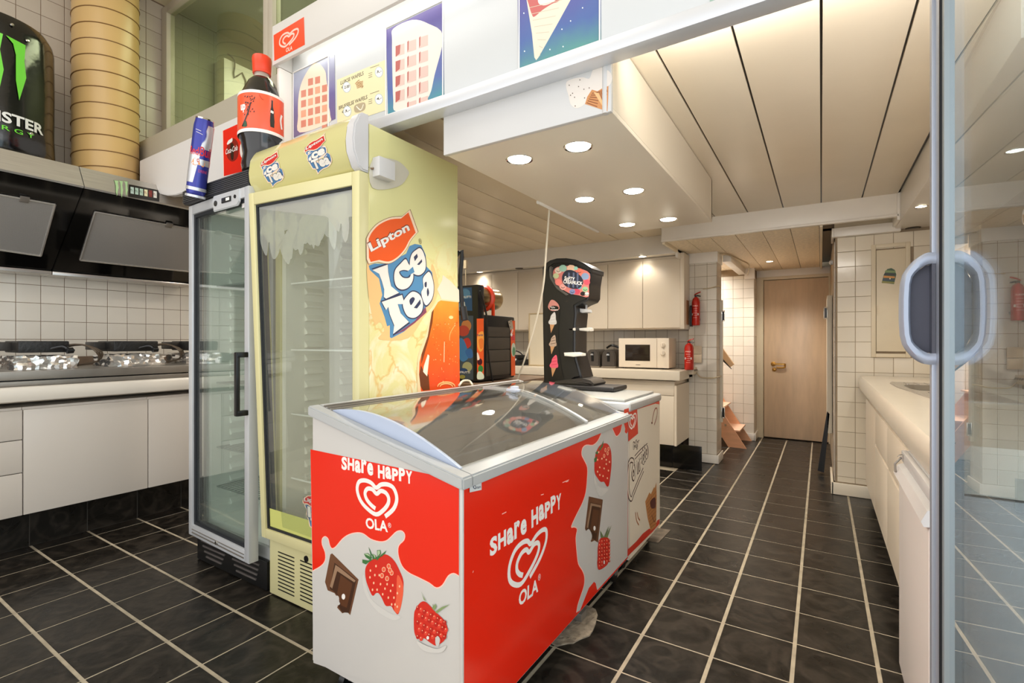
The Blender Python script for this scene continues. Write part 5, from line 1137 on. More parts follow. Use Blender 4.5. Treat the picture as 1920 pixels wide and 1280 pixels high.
# side panel
a.smooth([(175, 470), (190, 425), (215, 418), (250, 440), (272, 480), (266, 600), (262, 800), (285, 1000), (300, 1100), (200, 1110), (170, 1080), (168, 700)], flat(24, 22, 22), 3)
a.smooth([(172, 480), (195, 425), (225, 425), (262, 460), (268, 500), (230, 515), (195, 510)], flat(196, 130, 120)); a.ell(225, 490, 40, 20, BLACK, 12); a.text('Softy', (192, 490), (232, 494), 14, C_W, .02); a.text('Cream', (200, 508), (256, 512), 13, C_W, .02)
for cx, cy, c1, c2, s_ in ((212, 600, (196, 190, 184), (216, 212, 206), 1.0), (214, 790, (176, 150, 130), (60, 36, 30), .92), (224, 970, (224, 90, 110), (196, 40, 60), 1.05)):
    a.poly([(cx - 24 * s_, cy + 28 * s_), (cx + 18 * s_, cy + 28 * s_), (cx - 14 * s_, cy + 105 * s_)], flat(190, 140, 96))
    a.smooth([(cx + 15 * s_, cy - 75 * s_), (cx + 26 * s_, cy - 50 * s_), (cx + 28 * s_, cy - 15 * s_), (cx + 34 * s_, cy + 10 * s_), (cx + 26 * s_, cy + 30 * s_), (cx - 24 * s_, cy + 30 * s_), (cx - 36 * s_, cy + 10 * s_), (cx - 22 * s_, cy - 15 * s_), (cx - 14 * s_, cy - 45 * s_)], flat(*c1))
    for k in range(3): a.line([(cx - 22 * s_ + k * 6, cy - k * 26 * s_ + 8), (cx + 26 * s_ - k * 4, cy - k * 26 * s_)], .003, flat(*c2))
a.build('printed_panels', sm)
def knobpx(l, y0, y1, nm, m_): M().prism(so_(l), 'Y', y0, y1, .004).build(nm, m_, sm)
KW = mat('cream_plastic', (206, 200, 188), .35)
knobpx([(400, 662), (480, 655), (500, 662), (500, 685), (480, 690), (405, 682)], SY + .06, SY + .12, 'cup_holder', KW); knobpx([(345, 665), (400, 660), (400, 684), (350, 684)], SY + .0, SY + .03, 'cup_holder', KW)
knobpx([(318, 872), (420, 868), (470, 880), (470, 900), (400, 908), (322, 900)], SY - .02, SY + .05, 'cone_holder', mat('cone_holder_white', (226, 222, 210), .35))
knobpx([(408, 490), (470, 495), (478, 520), (430, 528), (410, 520)], SY + .06, SY + .14, 'nozzle_block', WHITE); knobpx([(440, 455), (452, 455), (452, 492), (440, 492)], SY + .09, SY + .11, 'nozzle', WHITE)
# ================================================================= SLUSH TABLE AND MACHINE
SX = -1.835; SYN = 2.50
tb = thing('work_table', 'low dark topped work table behind the freezer carrying the slush machine', 'table', (-2.0, 2.9, 0))
TBR = -1.70
M().box(-2.35, TBR, 2.42, 3.30, .905, .948, .004).build('tabletop', mat('brown_top', (112, 86, 66), .35, var=.1), tb)
for x in (-2.31, TBR - .04):
    for y in (2.46, 3.26): M().box(x - .02, x + .02, y - .02, y + .02, 0, .905, .003).build('leg', STEELD, tb)
sl_ = thing('slush_machine', 'black slush machine with fruit advert tower, finned side and steel tank on top', 'slush machine', (-1.95, 2.72, .95))
YF_ = onX(905, 640, SX).y; YE = onX(966, 640, SX).y
zt0 = onX(898, 533, SX).z
M().box(-2.15, SX, SYN, YF_ + .02, .955, zt0, .012).build('tower', BLACK, sl_)
zg = onX(940, 592, SX).z
M().box(-2.15, SX - .004, YF_ + .02, YE, .955, zg, .014).build('finned_housing', mat('housing_black', (26, 24, 22), .4), sl_)
FIN = meshmat('fin_mesh', (96, 86, 74), (44, 38, 34), 220, .3, .5)
y0g, y1g = onX(912, 640, SX).y, onX(956, 640, SX).y
zz = [onX(930, y, SX).z for y in (612, 632, 655, 678, 704)]
for k in range(4): M().box(SX - .004, SX + .001, y0g, y1g, zz[k + 1] + .003, zz[k] - .003, .001).build('vent_grille', FIN, sl_)
ORG = rampmat('fruit_print', [(0, (236, 240, 220)), (.3, (226, 90, 40)), (1, (236, 110, 50))], 'Z', .97, 1.4)
a = Art('+X', SX + .001).zoom(5.333, 850, 500)
def strip_(l): a.poly(l, flat(230, 92, 40))
strip_([(233, 518), (303, 516), (304, 1120), (238, 1125)])
a.smooth([(240, 690), (270, 650), (302, 660), (302, 800), (270, 850), (240, 800)], flat(242, 160, 70)); a.smooth([(250, 740), (275, 715), (300, 730), (298, 800), (270, 820)], flat(230, 120, 50)); a.text('Fanta', (240, 695), (296, 690), 22, flat(40, 50, 110), .02)
a.ell(264, 950, 26, 34, flat(70, 20, 30)); a.ell(272, 1020, 26, 36, flat(50, 130, 60)); a.smooth([(240, 1060), (270, 1045), (303, 1080), (300, 1120), (240, 1122)], flat(220, 226, 200)); a.smooth([(236, 860), (250, 870), (262, 920), (240, 930)], flat(236, 220, 200))
strip_([(570, 540), (616, 538), (618, 1085), (578, 1090)]); a.poly([(545, 545), (585, 530), (600, 615), (570, 635)], flat(176, 160, 140))
for x, y in ((562, 565), (570, 600), (575, 548)): a.ell(x, y, 4, 6, BLACK, 8)
for i in range(9): a.ell(585 + (i % 3) * 10, 690 + (i // 3) * 18, 7, 9, flat(206, 50, 70), 8)
a.ell(600, 830, 22, 70, flat(190, 200, 180)); a.ell(604, 845, 14, 45, flat(90, 140, 100)); a.text('F', (583, 700), (606, 640), 34, C_W, .03)
a.build('fruit_print', sl_)
a = Art('-Y', SYN - .001).zoom(5.333, 850, 500)
a.poly([(-40, 215), (185, 205), (190, 440), (-40, 430)], flat(46, 86, 130)); a.ell(120, 270, 50, 50, flat(90, 140, 180)); a.ell(60, 400, 70, 40, flat(110, 150, 180)); a.text('FRUTTI', (84, 315), (178, 312), 22, C_W, .03); a.poly([(78, 350), (115, 350), (120, 400), (100, 420), (78, 400)], flat(220, 224, 226))
a.poly([(-40, 480), (200, 490), (200, 1130), (-40, 1110)], flat(74, 84, 96)); a.ell(130, 590, 50, 60, flat(206, 130, 70)); a.ell(100, 640, 60, 55, flat(196, 70, 50)); a.smooth([(90, 740), (150, 710), (178, 780), (130, 820), (95, 790)], flat(206, 56, 44)); a.smooth([(60, 720), (110, 740), (155, 890), (110, 945), (70, 930), (50, 850)], flat(70, 130, 190)); a.smooth([(120, 840), (180, 820), (195, 900), (150, 910)], flat(60, 110, 180)); a.ell(140, 1000, 50, 50, flat(180, 176, 130)); a.ell(100, 1040, 45, 28, flat(40, 70, 120)); a.text('SFRUTTI', (56, 1062), (166, 1066), 20, C_W, .03); a.ell(90, 1100, 30, 20, flat(170, 160, 70))
a.build('advert_print', sl_)
ct = onX(935, 563, SX - .1)
M().lathe([(0, 0), (.074, 0), (.076, .01), (.076, .26), (.07, .285), (.05, .3), (0, .305)], (SX - .1, YF_ + .0, ct.z), (0, 1, 0), 32).build('steel_tank', mat('tank_steel', (176, 156, 118), .25, 1), sl_)
M().lathe([(.077, .13), (.092, .14), (.092, .155), (.077, .165)], (SX - .1, YF_, ct.z), (0, 1, 0), 32, cap=False).box(SX - .03, SX - .01, YF_ + .14, YF_ + .155, ct.z - .12, ct.z - .04, .003).build('red_ring', mat('ring_red', (226, 66, 30), .35), sl_)
M().tube([onX(900, 545, SX + .02), onX(912, 590, SX + .02), onX(914, 640, SX + .02), onX(918, 680, SX + .02), onX(924, 715, SX + .02)], .006).build('cable', BLACK, sl_)
tag(M().tube([Vector((-1.60, 1.958, 1.62)), onY(866, 470, 1.975), onY(863, 520, 1.975), onY(866, 560, 1.975), onY(868, 600, 1.975)], .010).tube([onY(868, 575, 1.975), onY(872, 600, 1.975)], .018).build('black_cable', BLACK), 'thick black cable hanging beside the yellow fridge back edge', 'cable')
tag(M().tube([(onY(873, 655, 2.9).x, 2.9, .95), onY(873, 500, 2.9)], .003, smooth=1).box(*(lambda p: (p.x - .012, p.x + .012, 2.89, 2.91, p.z - .06, p.z))(onY(873, 488, 2.9))).build('dispenser_stick', mat('stick_beige', (176, 160, 130), .5)), 'thin pole with beige tip rising behind the black slush machine tower', 'pole')
tag(M().tube([onX(861, 722, -1.55), onX(868, 714, -1.60), onX(880, 714, -1.64), onX(886, 722, -1.60)], .006).build('white_cable', mat('white_cord', (226, 214, 192))), 'short loop of white cable on the freezer rear edge beside the drinks fridge', 'cable')
# ================================================================= BACK WALL KITCHEN
WF_ = 4.945
xe = [-1.17 - .375 * k for k in range(9)]
names = ['rightmost white wall cupboard beside the red extinguisher', 'second white wall cupboard from the extinguisher, over the microwave', 'white wall cupboard over the toasters', 'white wall cupboard directly behind the black soft ice machine', 'white wall cupboard left of the soft ice machine', 'white wall cupboard behind the steel slush tank', 'white wall cupboard above the slush machine tower', 'last white wall cupboard at the left, mostly behind the drinks fridge']
for k in range(8):
    r = cabinet('wall_cupboard', names[k], xe[k + 1], xe[k], WF_, 5.24, 1.335, 2.06, '-Y', [(xe[k + 1], xe[k], 1.345, 2.03, 'door')], CABW, 'wall cupboards on the back wall')
tag(box(-1.168, -1.13, 4.93, 5.16, 1.333, 2.08, .002).build('end_panel', CABW), 'narrow cream end panel of the wall cupboards behind the extinguisher', 'panel')
tag(box(-1.129, -1.126, 5.02, 5.12, 1.38, 1.62).build('worn_patch', mat('bare_wood', (176, 130, 92), .6, var=.3, scale=8, stretch=(1, 1, .2))), 'bare wood worn patch on the cupboard side left of the wall extinguisher', 'panel')
bx = [-1.16, -1.86, -2.56, -3.26, -3.96]
bl = ['white base cabinet at the right end of the back counter', 'white base cabinet on the back counter behind the soft ice machine', 'white base cabinet on the back counter left of the soft ice machine', 'white base cabinet on the back counter behind the slush machine']
for k in range(4):
    cabinet('base_cabinet', bl[k], bx[k + 1], bx[k] - (.0 if k else 0), 4.67, 5.24, .235, .835, '-Y', [(bx[k + 1], bx[k], .235, .70, 'door'), (bx[k + 1], bx[k], .70, .80, 'drawer')], CABW, 'base cabinets of the back counter')
tag(M().prism([(4.66, .235), (5.20, .235), (5.20, .80), (4.66, .80)], 'X', -1.158, -1.135, .003).build('end_panel', CABW), 'tall white end panel closing the back counter beside the tiled pillar', 'panel')
tag(M().box(-4.4, -1.10, 4.635, 5.245, .845, .935, .010, 3).box(-1.2, -1.10, 5.0, 5.16, .845, .935, .01).build('worktop', mat('worktop_warm', (226, 214, 194), .22, var=.02)), 'thick white worktop of the back counter under the microwave and toasters', 'worktop')
pb = struct(box(-4.3, -1.20, 4.79, 5.2, 0, .235).build('baseboard_back', BLACK))
for x in range(2): M().box(-1.47 + x * .27, -1.47 + x * .27 + .262, 4.784, 4.79, .003, .232, .0015).build('tile', mat('black_plinth_tile', (14, 13, 12), .15), pb)
M().box(-1.20, -1.194, 4.79, 5.05, .003, .232, .0015).build('tile', mat('black_plinth_tile', (14, 13, 12), .15), pb)
# microwave
mw = thing('microwave', 'cream white microwave oven with dark window on the back counter', 'microwave', (-1.5, 5.0, .935))
W0, W1, WY = -1.765, -1.255, 4.85
M().box(W0, W1, WY + .012, 5.13, .948, 1.243, .006).build('case', mat('microwave_cream', (228, 212, 188), .35), mw)
M().box(W0, W0 + .392, WY, WY + .012, .948, 1.243, .005).build('door', mat('microwave_front', (232, 218, 198), .3), mw)
M().box(W0 + .394, W1, WY, WY + .012, .948, 1.243, .005).build('control_panel', mat('microwave_front', (232, 218, 198), .3), mw)
M().box(W0 + .07, W0 + .325, WY - .002, WY + .001, 1.015, 1.178, .001).build('window', mat('oven_window', (46, 38, 32), .08), mw)
M().box(W0 + .18, W0 + .225, WY - .0015, WY, .972, .978).build('name_mark', flat(120, 110, 100), mw)
for z in (1.095, 1.175): M().lathe([(.024, 0), (.024, .004), (.02, .012), (0, .014)], (W0 + .45, WY, z), (0, -1, 0)).box(W0 + .445, W0 + .455, WY - .02, WY - .012, z - .018, z + .018, .002).build('dial', mat('microwave_front', (232, 218, 198)), mw)
for x in (W0 + .05, W1 - .05): M().box(x - .015, x + .015, WY + .02, WY + .05, .935, .948).box(x - .015, x + .015, 5.08, 5.11, .935, .948).build('foot', BLACK, mw)
# toasters
def toaster(x, y, label):
    r = thing('toaster', label, 'toaster', (x, y, .935))
    GT = mat('toaster_grey', (98, 90, 82), .28, .6)
    w_ = .074
    M().prism([(x - w_, .948), (x - w_, 1.06), (x - w_ * .85, 1.10), (x - w_ * .5, 1.122), (x + w_ * .5, 1.122), (x + w_ * .85, 1.10), (x + w_, 1.06), (x + w_, .948)], 'Y', y, y + .26, .010).build('shell', GT, r, ang=.9)
    M().box(x - w_ - .003, x + w_ + .003, y - .004, y + .264, .937, .953, .004).build('base', mat('toaster_base', (140, 128, 112), .35, .4), r)
    M().box(x - .014, x + .014, y - .004, y + .002, 1.0, 1.10, .004).build('lever_slot', BLACK, r)
    M().prism([(x - .018, 1.066), (x + .018, 1.066), (x + .012, 1.082), (x - .012, 1.082)], 'Y', y - .022, y - .003, .003).build('lever', CHROME, r)
    M().box(x - .035, x - .01, y + .03, y + .23, 1.120, 1.1235).box(x + .01, x + .035, y + .03, y + .23, 1.120, 1.1235).build('bread_slot', BLACK, r)
toaster(-2.045, 4.83, 'left of two grey rounded toasters beside the microwave')
toaster(-1.868, 4.83, 'right toaster of the two, touching the white microwave')
tag(M().tube([(-2.0, 5.13, 1.14), (-1.93, 5.1, 1.17), (-1.85, 5.12, 1.14), (-1.8, 5.0, 1.15), (-1.77, 4.92, 1.12)], .012).build('black_cable', BLACK), 'black cable looped over the backs of the toasters', 'cable')
# extinguishers
def ext(x, y, z, hgt, label, on_wall, rad=.04):
    r = thing('fire_extinguisher', label, 'fire extinguisher', (x, y, z)); s_ = hgt / .30; er = mat('extinguisher_red', (186, 36, 24), .25)
    M().lathe([(0, 0), (rad * .95, 0), (rad, .006), (rad, .21 * s_), (rad * .8, .24 * s_), (rad * .35, .255 * s_), (rad * .3, .262 * s_)], (x, y, z), n=28).build('cylinder', er, r)
    M().box(x - .012, x + .012, y - .012, y + .012, z + .255 * s_, z + .275 * s_, .003).build('valve', BLACK, r)
    M().tube([(x - .015, y, z + .272 * s_), (x, y - .002, z + .285 * s_), (x + .045, y - .01, z + .30 * s_)], .006).build('handle', er, r)
    M().tube([(x + .01, y, z + .27 * s_), (x + .045, y - .01, z + .262 * s_)], .006).build('lever', BLACK, r)
    a = Art('-Y', 0, warp=lambda u, v, o: Vector((x + (rad + .0005 + o) * math.cos(-PI / 2 + u / rad), y + (rad + .0005 + o) * math.sin(-PI / 2 + u / rad), z + v)))
    a.textuv('FIRE', -.026, .17 * s_, .052, .012, C_PINK, .02); 
    for k in range(5): a.line([(-.02 + (k % 2) * .01, (.15 - k * .02) * s_), (.02, (.15 - k * .02) * s_)], .0025, C_PINK, uvin=True)
    a.uv([(-.035, .10), (-.024, .10), (-.024, .12), (-.035, .12)], C_W); a.uv([(.022, .10), (.034, .10), (.034, .12), (.022, .12)], C_W)
    a.build('printed_label', r)
    if on_wall: M().box(x - .055, x - .038, y - .02, y + .05, z - .01, z + .2, .003).box(x - .03, x + .03, y + rad, 5.16, z + .05, z + .07).build('wall_bracket', BLACK, r)
    return r
ext(-1.088, 4.95, .936, .30, 'red fire extinguisher standing on the worktop end beside the microwave', False, .043)
ext(-1.055, 5.10, 1.37, .33, 'red fire extinguisher hanging on the tiled pillar above the sockets', True, .038)
p0 = onY(1298, 648, 5.158); p1 = onY(1316, 680, 5.158)
sk_ = thing('wall_socket', 'beige double wall socket on the tiled pillar beside the extinguisher', 'socket', (p0.x, 5.15, p1.z))
mz = (p0.z + p1.z) / 2
M().box(p0.x, p1.x, 5.146, 5.158, mz + .002, p0.z, .003).build('switch_plate', mat('socket_beige', (206, 188, 160), .4), sk_)
M().box(p0.x, p1.x, 5.146, 5.158, p1.z, mz - .002, .003).box(p0.x + .045, p0.x + .047, 5.145, 5.147, p1.z, mz).build('socket_plate', mat('socket_beige', (206, 188, 160), .4), sk_)
ps = thing('power_strip', 'white power strip hooked over the worktop corner at the pillar', 'power strip', (-1.05, 5.0, .9))
M().box(-1.115, -1.05, 4.98, 5.14, .885, .955, .012).build('housing', mat('strip_beige', (214, 202, 178), .4), ps)
for k in range(4): M().lathe([(.014, 0), (.012, .004), (0, .004)], (-1.05, 5.0 + k * .037, .93), (1, 0, .6), 12).build('socket', mat('socket_hole', (120, 108, 92), .5), ps)
M().tube([(-1.05, 5.10, .90), (-1.02, 5.11, .86), (-.98, 5.13, .85), (-.90, 5.14, .85), (-.865, 5.15, .86), (-.855, 5.3, .86)], .006).build('cable', mat('old_cable', (196, 178, 146), .5), ps)
tag(M().tube([(-1.0, 5.15, 1.735), (-.93, 5.15, 1.74), (-.86, 5.15, 1.755), (-.855, 5.3, 1.76)], .005).build('wall_cable', mat('old_cable', (196, 178, 146), .5)), 'thin beige cable from the hanging extinguisher round the pillar edge', 'cable')
# leaning board, clutter
bd = onY(1006, 575, 4.78)
lbd = thing('glass_tray_board', 'tall beige framed board leaning behind the soft ice machine on the back counter', 'board', (-2.62, 4.78, .935))
M().frame(-2.80, -2.50, .937, 1.53, 4.78, 4.80, .012, bev=.002).build('frame', mat('tan_frame', (190, 168, 130), .4), lbd)
M().box(-2.79, -2.51, 4.787, 4.793, .948, 1.52).build('panel', mat('pale_panel', (216, 204, 180), .3), lbd)
wi = thing('waffle_iron', 'dark waffle iron with foil and curled cables on the back counter behind the slush machine', 'waffle iron', (-3.05, 4.9, .935))
M().box(-3.28, -2.92, 4.78, 5.05, .937, 1.0, .01).build('lower_plate', IRON, wi); M().box(-3.24, -2.96, 4.80, 5.02, 1.0, 1.05, .012).build('upper_plate', IRON, wi)
M().box(-3.2, -2.96, 4.765, 4.785, .985, 1.015, .003).build('foil_strip', FOIL, wi)
M().tube([(-3.2, 4.8, 1.05), (-3.05, 4.78, 1.11), (-2.92, 4.8, 1.08), (-2.88, 4.8, 1.0), (-3.0, 4.77, .96)], .007).build('cable', BLACK, wi)
# ================================================================= CORRIDOR
def slab3(q, th, nm, m_, par): M().slab(q, th, .001).build(nm, m_, par)
sa = thing('wooden_stairs', 'pink plywood steps with open sides descending beside the tiled corridor wall', 'stairs', (-.95, 6.1, 0))
y0s, y1s = 6.06, 6.56
for y in (y0s, y1s):
    M().prism([(-.90, 0), (-.71, 0), (-1.36, 1.02), (-1.48, .92)], 'Y', y, y + .018, .002).build('side_board', WOODP, sa)
for k in range(4):
    x = -.80 - .165 * k; z = .20 + .26 * k
    M().box(x - .19, x + .02, y0s + .018, y1s, z - .018, z, .002).build('step', mat('step_ply', (240, 196, 166), .45, var=.05), sa)
for k in range(2): M().lathe([(0, .004), (.012, .004), (.014, 0)], (-.93 - .12 * k, y0s, .25 + .06 * k), (0, -1, 0), 12).build('bolt', CHROME, sa)
h0, h1, h2, h3 = (onY(x, y, 5.75) for x, y in ((1353, 650), (1376, 683), (1369, 688), (1348, 664)))
hr = thing('handrail', 'short slanting wooden handrail end above the plywood steps', 'handrail', tuple(h2))
M().slab([h0, h1, h2, h3], .05, .002).build('rail', mat('rail_ply', (232, 196, 152), .4), hr)
M().slab([onY(1346, 663, 5.74), onY(1369, 689, 5.74), onY(1371, 692, 5.74), onY(1346, 668, 5.74)], .05).build('shadow_strip', BLACK, hr)  # black slab in place of the shade line along the rail
def slider(name, x0, x1, y0, y1, z0, z1, label, hx, hzs, face):
    r = thing(name, label, 'panel', ((x0 + x1) / 2, y0, z0)); M().box(x0, x1, y0, y1, z0, z1, .004).build('leaf', mat('slider_paint', (222, 214, 196), .35), r)
    for z in hzs:
        b = M()
        b.frame(hx - .016, hx + .016, z - .055, z + .055, y0 - .012, y0 + .0, .006, bev=.003); b.build('pull_ring', CHROME, r)
        M().box(hx - .009, hx + .009, y0 - .006, y0 - .001, z - .045, z + .045).build('pull_recess', BLACK, r)
slider('sliding_panel', -.905, -.845, 5.33, 5.37, .39, 1.63, 'narrow cream panel edge fixed to the pillar left of the corridor opening', -.838, (1.47, .49), 0)
slider('sliding_panel', .045, .085, 5.30, 5.9, .375, 1.63, 'narrow cream panel edge on the right side of the corridor opening', .035, (1.47,), 0)
pk2 = [onY(1548, 785, 5.32), onY(1556, 790, 5.32), onY(1543, 887, 5.32), onY(1532, 882, 5.32)]
tag(M().prism([(p.x, p.z if i < 2 else max(p.z, .004)) for i, p in enumerate([onY(1551, 770, 5.3), onY(1556, 776, 5.3), onY(1545, 886, 5.3), onY(1533, 882, 5.3)])], 'Y', 5.30, 5.36, .002).build('black_plank', BLACK), 'black plank leaning against the right edge of the corridor', 'plank')
M_ = thing('corridor_detector', 'small round white sensor on the right corridor wall under the ceiling', 'sensor', (.085, 4.95, 1.88)); M().lathe([(.02, 0), (.02, .02), (0, .03)], (.084, 4.95, 1.88), (-1, 0, 0)).build('body', WHITE, M_)
tag(M().tube([(-.87, 5.25, 2.09), (-.80, 5.3, 2.085), (-.74, 5.8, 2.09), (-.70, 6.2, 2.085), (-.74, 6.4, 2.0)], .006).build('ceiling_cable', mat('old_cable', (196, 178, 146))), 'beige cable clipped along the low corridor ceiling edge', 'cable')
# hatch on the right tiled wall
ht = thing('wall_hatch', 'cream painted hatch door set in the right tiled wall with a small pull', 'hatch', (.44, 4.65, 1.09))
M().frame(.325, .56, 1.09, 1.95, 4.640, 4.66, .028, bev=.003).build('frame', CREAM, ht)
hd = M().box(.356, .532, 4.642, 4.656, 1.135, 1.905, .003).build('door', CREAM, ht)
M().prism([(.362, 1.42), (.368, 1.42), (.372, 1.44), (.372, 1.47), (.368, 1.485), (.362, 1.485)], 'Y', 4.628, 4.643, .002).build('pull', CREAM, hd)
kx = thing('knitted_cap_magnet', 'tiny striped green, orange and blue cap shaped magnet on the wall hatch', 'magnet', (.45, 4.64, 1.7))
a = Art('-Y', 4.6405).zoom(3.2, 1540, 380)
a.poly([(362, 480), (375, 430), (395, 398), (420, 392), (440, 402), (450, 430), (436, 488)], flat(60, 90, 50)); 
for i, c in enumerate(((130, 150, 90), (40, 40, 34), (226, 150, 60), (60, 70, 90), (150, 140, 60))): a.poly([(385 - i * 5, 405 + i * 16), (442 + (2 - i) * 2, 408 + i * 17), (443 - i * 1, 420 + i * 16), (380 - i * 4, 418 + i * 16)], flat(*c))
a.ell(412, 455, 4, 5, flat(240, 230, 200)); a.build('knit_face', kx)
M().box(.435, .465, 4.6408, 4.6425, 1.66, 1.72).build('backing', BLACK, kx)
# ================================================================= RIGHT COUNTER
RX = .272
wr_ = thing('worktop', 'long white worktop with rounded front and inset steel sink along the right wall', 'worktop', (.6, 3.1, .82))
b = M(); b.prism([(.30, .825), (.262, .828), (.248, .85), (.243, .89), (.245, .925), (.256, .942), (.30, .947), (.945, .947), (.945, .825)], 'Y', 1.66, 4.63); b.build('top', mat('worktop_white', (232, 222, 204), .2, var=.015), wr_)
skn = thing('sink', 'stainless steel sink with dark bowls set in the right worktop', 'sink', (.55, 3.6, .947))
sp = [(.392, 3.92), (.70, 3.92), (.70, 2.9), (.42, 2.9), (.375, 3.3), (.36, 3.75)]
M().prism([(.385, 3.98), (.72, 3.98), (.72, 2.85), (.43, 2.85), (.365, 3.55), (.362, 3.85)], 'Z', .9475, .951, .001).build('rim_plate', STEEL, skn)
M().prism([(.43, 3.75), (.69, 3.75), (.69, 3.35), (.44, 3.35), (.415, 3.45), (.41, 3.65)], 'Z', .9512, .9518).prism([(.46, 3.25), (.69, 3.25), (.69, 2.95), (.47, 2.95)], 'Z', .9512, .9518).build('bowl', mat('bowl_dark', (40, 34, 28), .25, .6), skn)
for k in range(4): M().box(.44 + k * .05, .45 + k * .05, 3.79, 3.95, .9512, .9535, .001).build('drain_groove', STEEL, skn)
cabinet('sink_cabinet', 'tall cream cabinet at the far end of the right counter beside the tiled wall', RX, .94, 3.62, 4.34, .19, .82, '-X', [(3.62, 4.34, .19, .80, 'door')], CABW)
cabinet('sink_cabinet', 'cream drawer and door cabinet in the middle of the right counter', RX, .94, 3.0, 3.62, .19, .82, '-X', [(3.0, 3.62, .60, .80, 'drawer'), (3.0, 3.62, .19, .59, 'door')], CABW)
cabinet('sink_cabinet', 'cream drawer and door cabinet next to the white under-counter appliance', RX, .94, 2.27, 3.0, .19, .82, '-X', [(2.27, 3.0, .60, .80, 'drawer'), (2.27, 3.0, .19, .59, 'door')], CABW)
tag(M().box(RX + .03, .94, 4.34, 4.63, .10, .82, .003).build('filler_panel', mat('filler_beige', (206, 190, 164), .4)), 'narrow beige filler between the right counter cabinets and the tiled wall', 'panel')
M().box(RX + .028, RX + .032, 4.36, 4.40, .66, .76).build('hinge_mark', BLACK, bpy.data.objects['filler_panel'])
struct(M().box(.36, .42, 2.3, 4.6, 0, .18).build('baseboard_counter', mat('dark_plinth', (40, 34, 28), .5)))
ap = thing('dishwasher', 'white under-counter appliance with rounded handle edge at the right counter front', 'appliance', (.55, 1.96, 0))
M().box(.262, .93, 1.665, 2.25, .04, .818, .004).build('case', WHITE, ap)
M().box(.238, .262, 1.667, 2.248, .045, .72, .008, 3).build('door', mat('appliance_white', (228, 220, 214), .25), ap)
M().prism([(.262, .725), (.228, .722), (.222, .735), (.235, .765), (.262, .775)], 'Y', 1.667, 2.248).build('handle_rail', WHITE, ap)
M().box(.245, .262, 1.667, 2.248, .78, .818, .004).build('control_strip', WHITE, ap)
M().tube([(.24, 2.20, .80), (.222, 2.20, .775), (.224, 2.20, .745)], .0035, smooth=1).lathe([(0, 0), (.010, 0), (.004, .003)], (.236, 2.20, .806), (-.6, 0, .8), 10).build('long_screw', STEELD, ap)
# ================================================================= GLASS SLIDING DOOR
GA = math.atan(-.04)     # plane x = .31 - .04 y
gd = thing('glass_sliding_door', 'tall aluminium framed glass door at the right edge with rounded bow handles', 'door', (.31, 0, 0))
def gsh(v): return Vector((v.x - .04 * v.y, v.y, v.z))
GY = 1.60
s1 = M().box(.296, .338, GY - .085, GY, 0, 2.12, .003).box(.289, .297, GY - .05, GY - .03, 0, 2.12, .001).build('stile', ALUP, gd, fn=gsh)
M().box(.2955, .300, GY - .092, GY - .086, 0, 2.12).box(.297, .337, GY - .094, GY - .0855, 0, 2.12).build('gasket', GASKET, s1, fn=gsh)
M().box(.299, .335, GY - .112, GY - .094, 0, 2.12, .003).build('brush_profile', mat('profile_grey', (150, 160, 166), .45, .3), gd, fn=gsh)
M().box(.309, .315, .02, GY - .11, 0, 2.12).build('glass_pane', DGLASS, gd, fn=gsh)
M().box(.3085, .3155, .02 + 1.02, .02 + 1.024, 0, 2.12).build('pane_joint', GASKET, gd, fn=gsh)
M().lathe([(0, 0), (.012, 0), (.012, .006), (0, .008)], gsh(Vector((.309, 1.045, 1.40))), (-1, 0, 0)).build('glass_clamp', CHROME, gd)
zc_ = 1.29
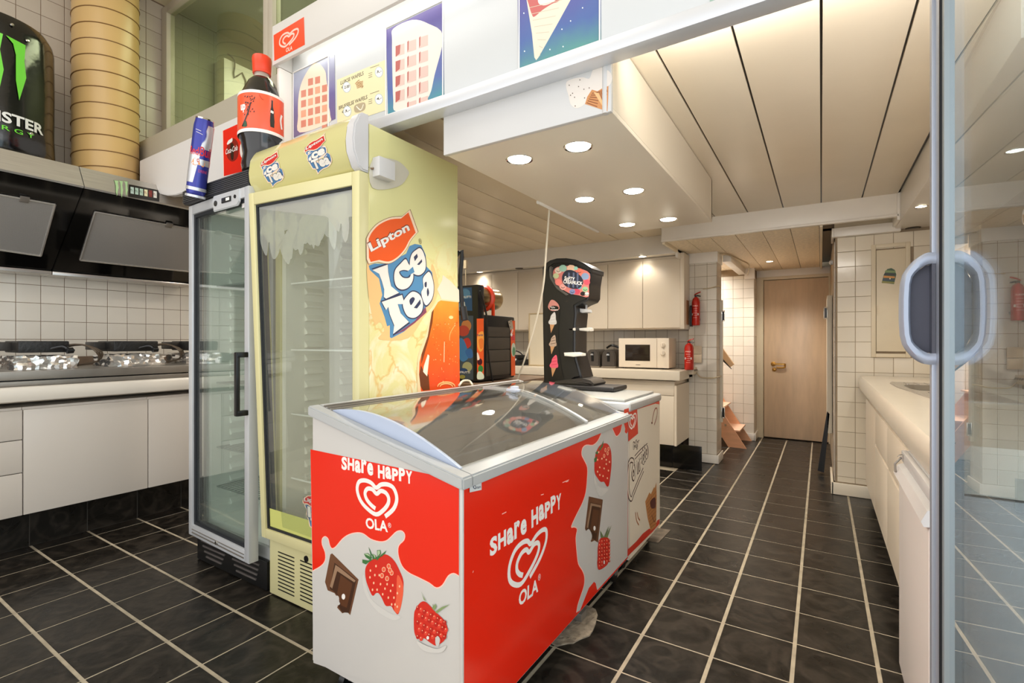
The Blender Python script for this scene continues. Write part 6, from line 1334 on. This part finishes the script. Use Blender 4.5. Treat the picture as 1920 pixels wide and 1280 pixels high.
def bow(sx, nm):
    x_ = .296 if sx < 0 else .338; w_ = .064
    pts = [(x_, .135), (x_ + sx * .02, .135), (x_ + sx * .045, .113), (x_ + sx * w_, .065), (x_ + sx * w_, -.065), (x_ + sx * .045, -.113), (x_ + sx * .02, -.135), (x_, -.135)]
    inn = [(x_, -.108), (x_ + sx * .015, -.108), (x_ + sx * .034, -.092), (x_ + sx * (w_ - .017), -.06), (x_ + sx * (w_ - .017), .06), (x_ + sx * .034, .092), (x_ + sx * .015, .108), (x_, .108)]
    b = M(); bm = b.bm; o = crv(pts, 3); q = crv(inn, 3)[::-1]; R = []
    for (ox, oz), (ix, iz) in zip(o, q): R.append([bm.verts.new((x, y, z + zc_)) for x, z, y in ((ox, oz, GY - .02), (ox, oz, GY - .054), (ox * .75 + ix * .25, oz * .75 + iz * .25, GY - .060), (ix * .75 + ox * .25, iz * .75 + oz * .25, GY - .060), (ix, iz, GY - .054), (ix, iz, GY - .02))])
    for A, B in zip(R, R[1:]):
        for i in range(6): bm.faces.new((A[i], B[i], B[(i + 1) % 6], A[(i + 1) % 6]))
    bmesh.ops.recalc_face_normals(bm, faces=bm.faces[:]); b.build(nm, mat('handle_grey', (172, 182, 202), .35, .3), gd, fn=gsh, ang=.8)
bow(-1, 'bow_handle'); bow(1, 'bow_handle')
M().box(.2885, .2955, GY - .055, GY - .025, zc_ - .108, zc_ + .108).build('latch_plate', mat('latch_dark', (86, 88, 100), .5), gd, fn=gsh)
M().prism([(x, z + zc_) for x, z in ((.2955, -.108), (.281, -.108), (.262, -.092), (.249, -.06), (.249, .06), (.262, .092), (.281, .108), (.2955, .108))], 'Y', GY - .030, GY - .026).build('finger_recess', mat('recess_grey', (78, 80, 96), .5), gd, fn=gsh)
# ================================================================= FLOOR BITS
p = onZ(1075, 1170, .0)
fs_ = thing('floor_bracket', 'small grey metal bracket on dusty broken mortar beside the freezer bottom edge', 'bracket', (p.x, p.y, 0))
b = M(); n = 22; rr = random.Random(9)
b.prism([(p.x + (.15 + .03 * rr.random()) * math.cos(2 * PI * i / n) * .55, p.y + (.15 + .03 * rr.random()) * math.sin(2 * PI * i / n)) for i in range(n)], 'Z', .0005, .006); b.build('mortar_patch', mat('mortar_dust', (150, 136, 118), .95, var=.4, scale=30, bump=.8, bscale=60), fs_)
M().box(p.x - .028, p.x + .028, p.y + .02, p.y + .08, .006, .04, .003).build('bracket', STEELD, fs_)
M().lathe([(.016, 0), (.016, .006), (.008, .006), (.008, .0)], (p.x, p.y + .05, .04), n=16).build('socket', CHROME, fs_)
p = onZ(1222, 1003, .0)
tag(M().prism([(p.x - .10, p.y - .13), (p.x + .07, p.y - .10), (p.x + .08, p.y + .14), (p.x - .10, p.y + .12)], 'Z', .001, .004).build('mortar_patch', mat('grey_mortar', (104, 92, 78), .8, var=.3, scale=20)), 'grey mortar repair patch on the floor at the corner of the cone freezer', 'patch')
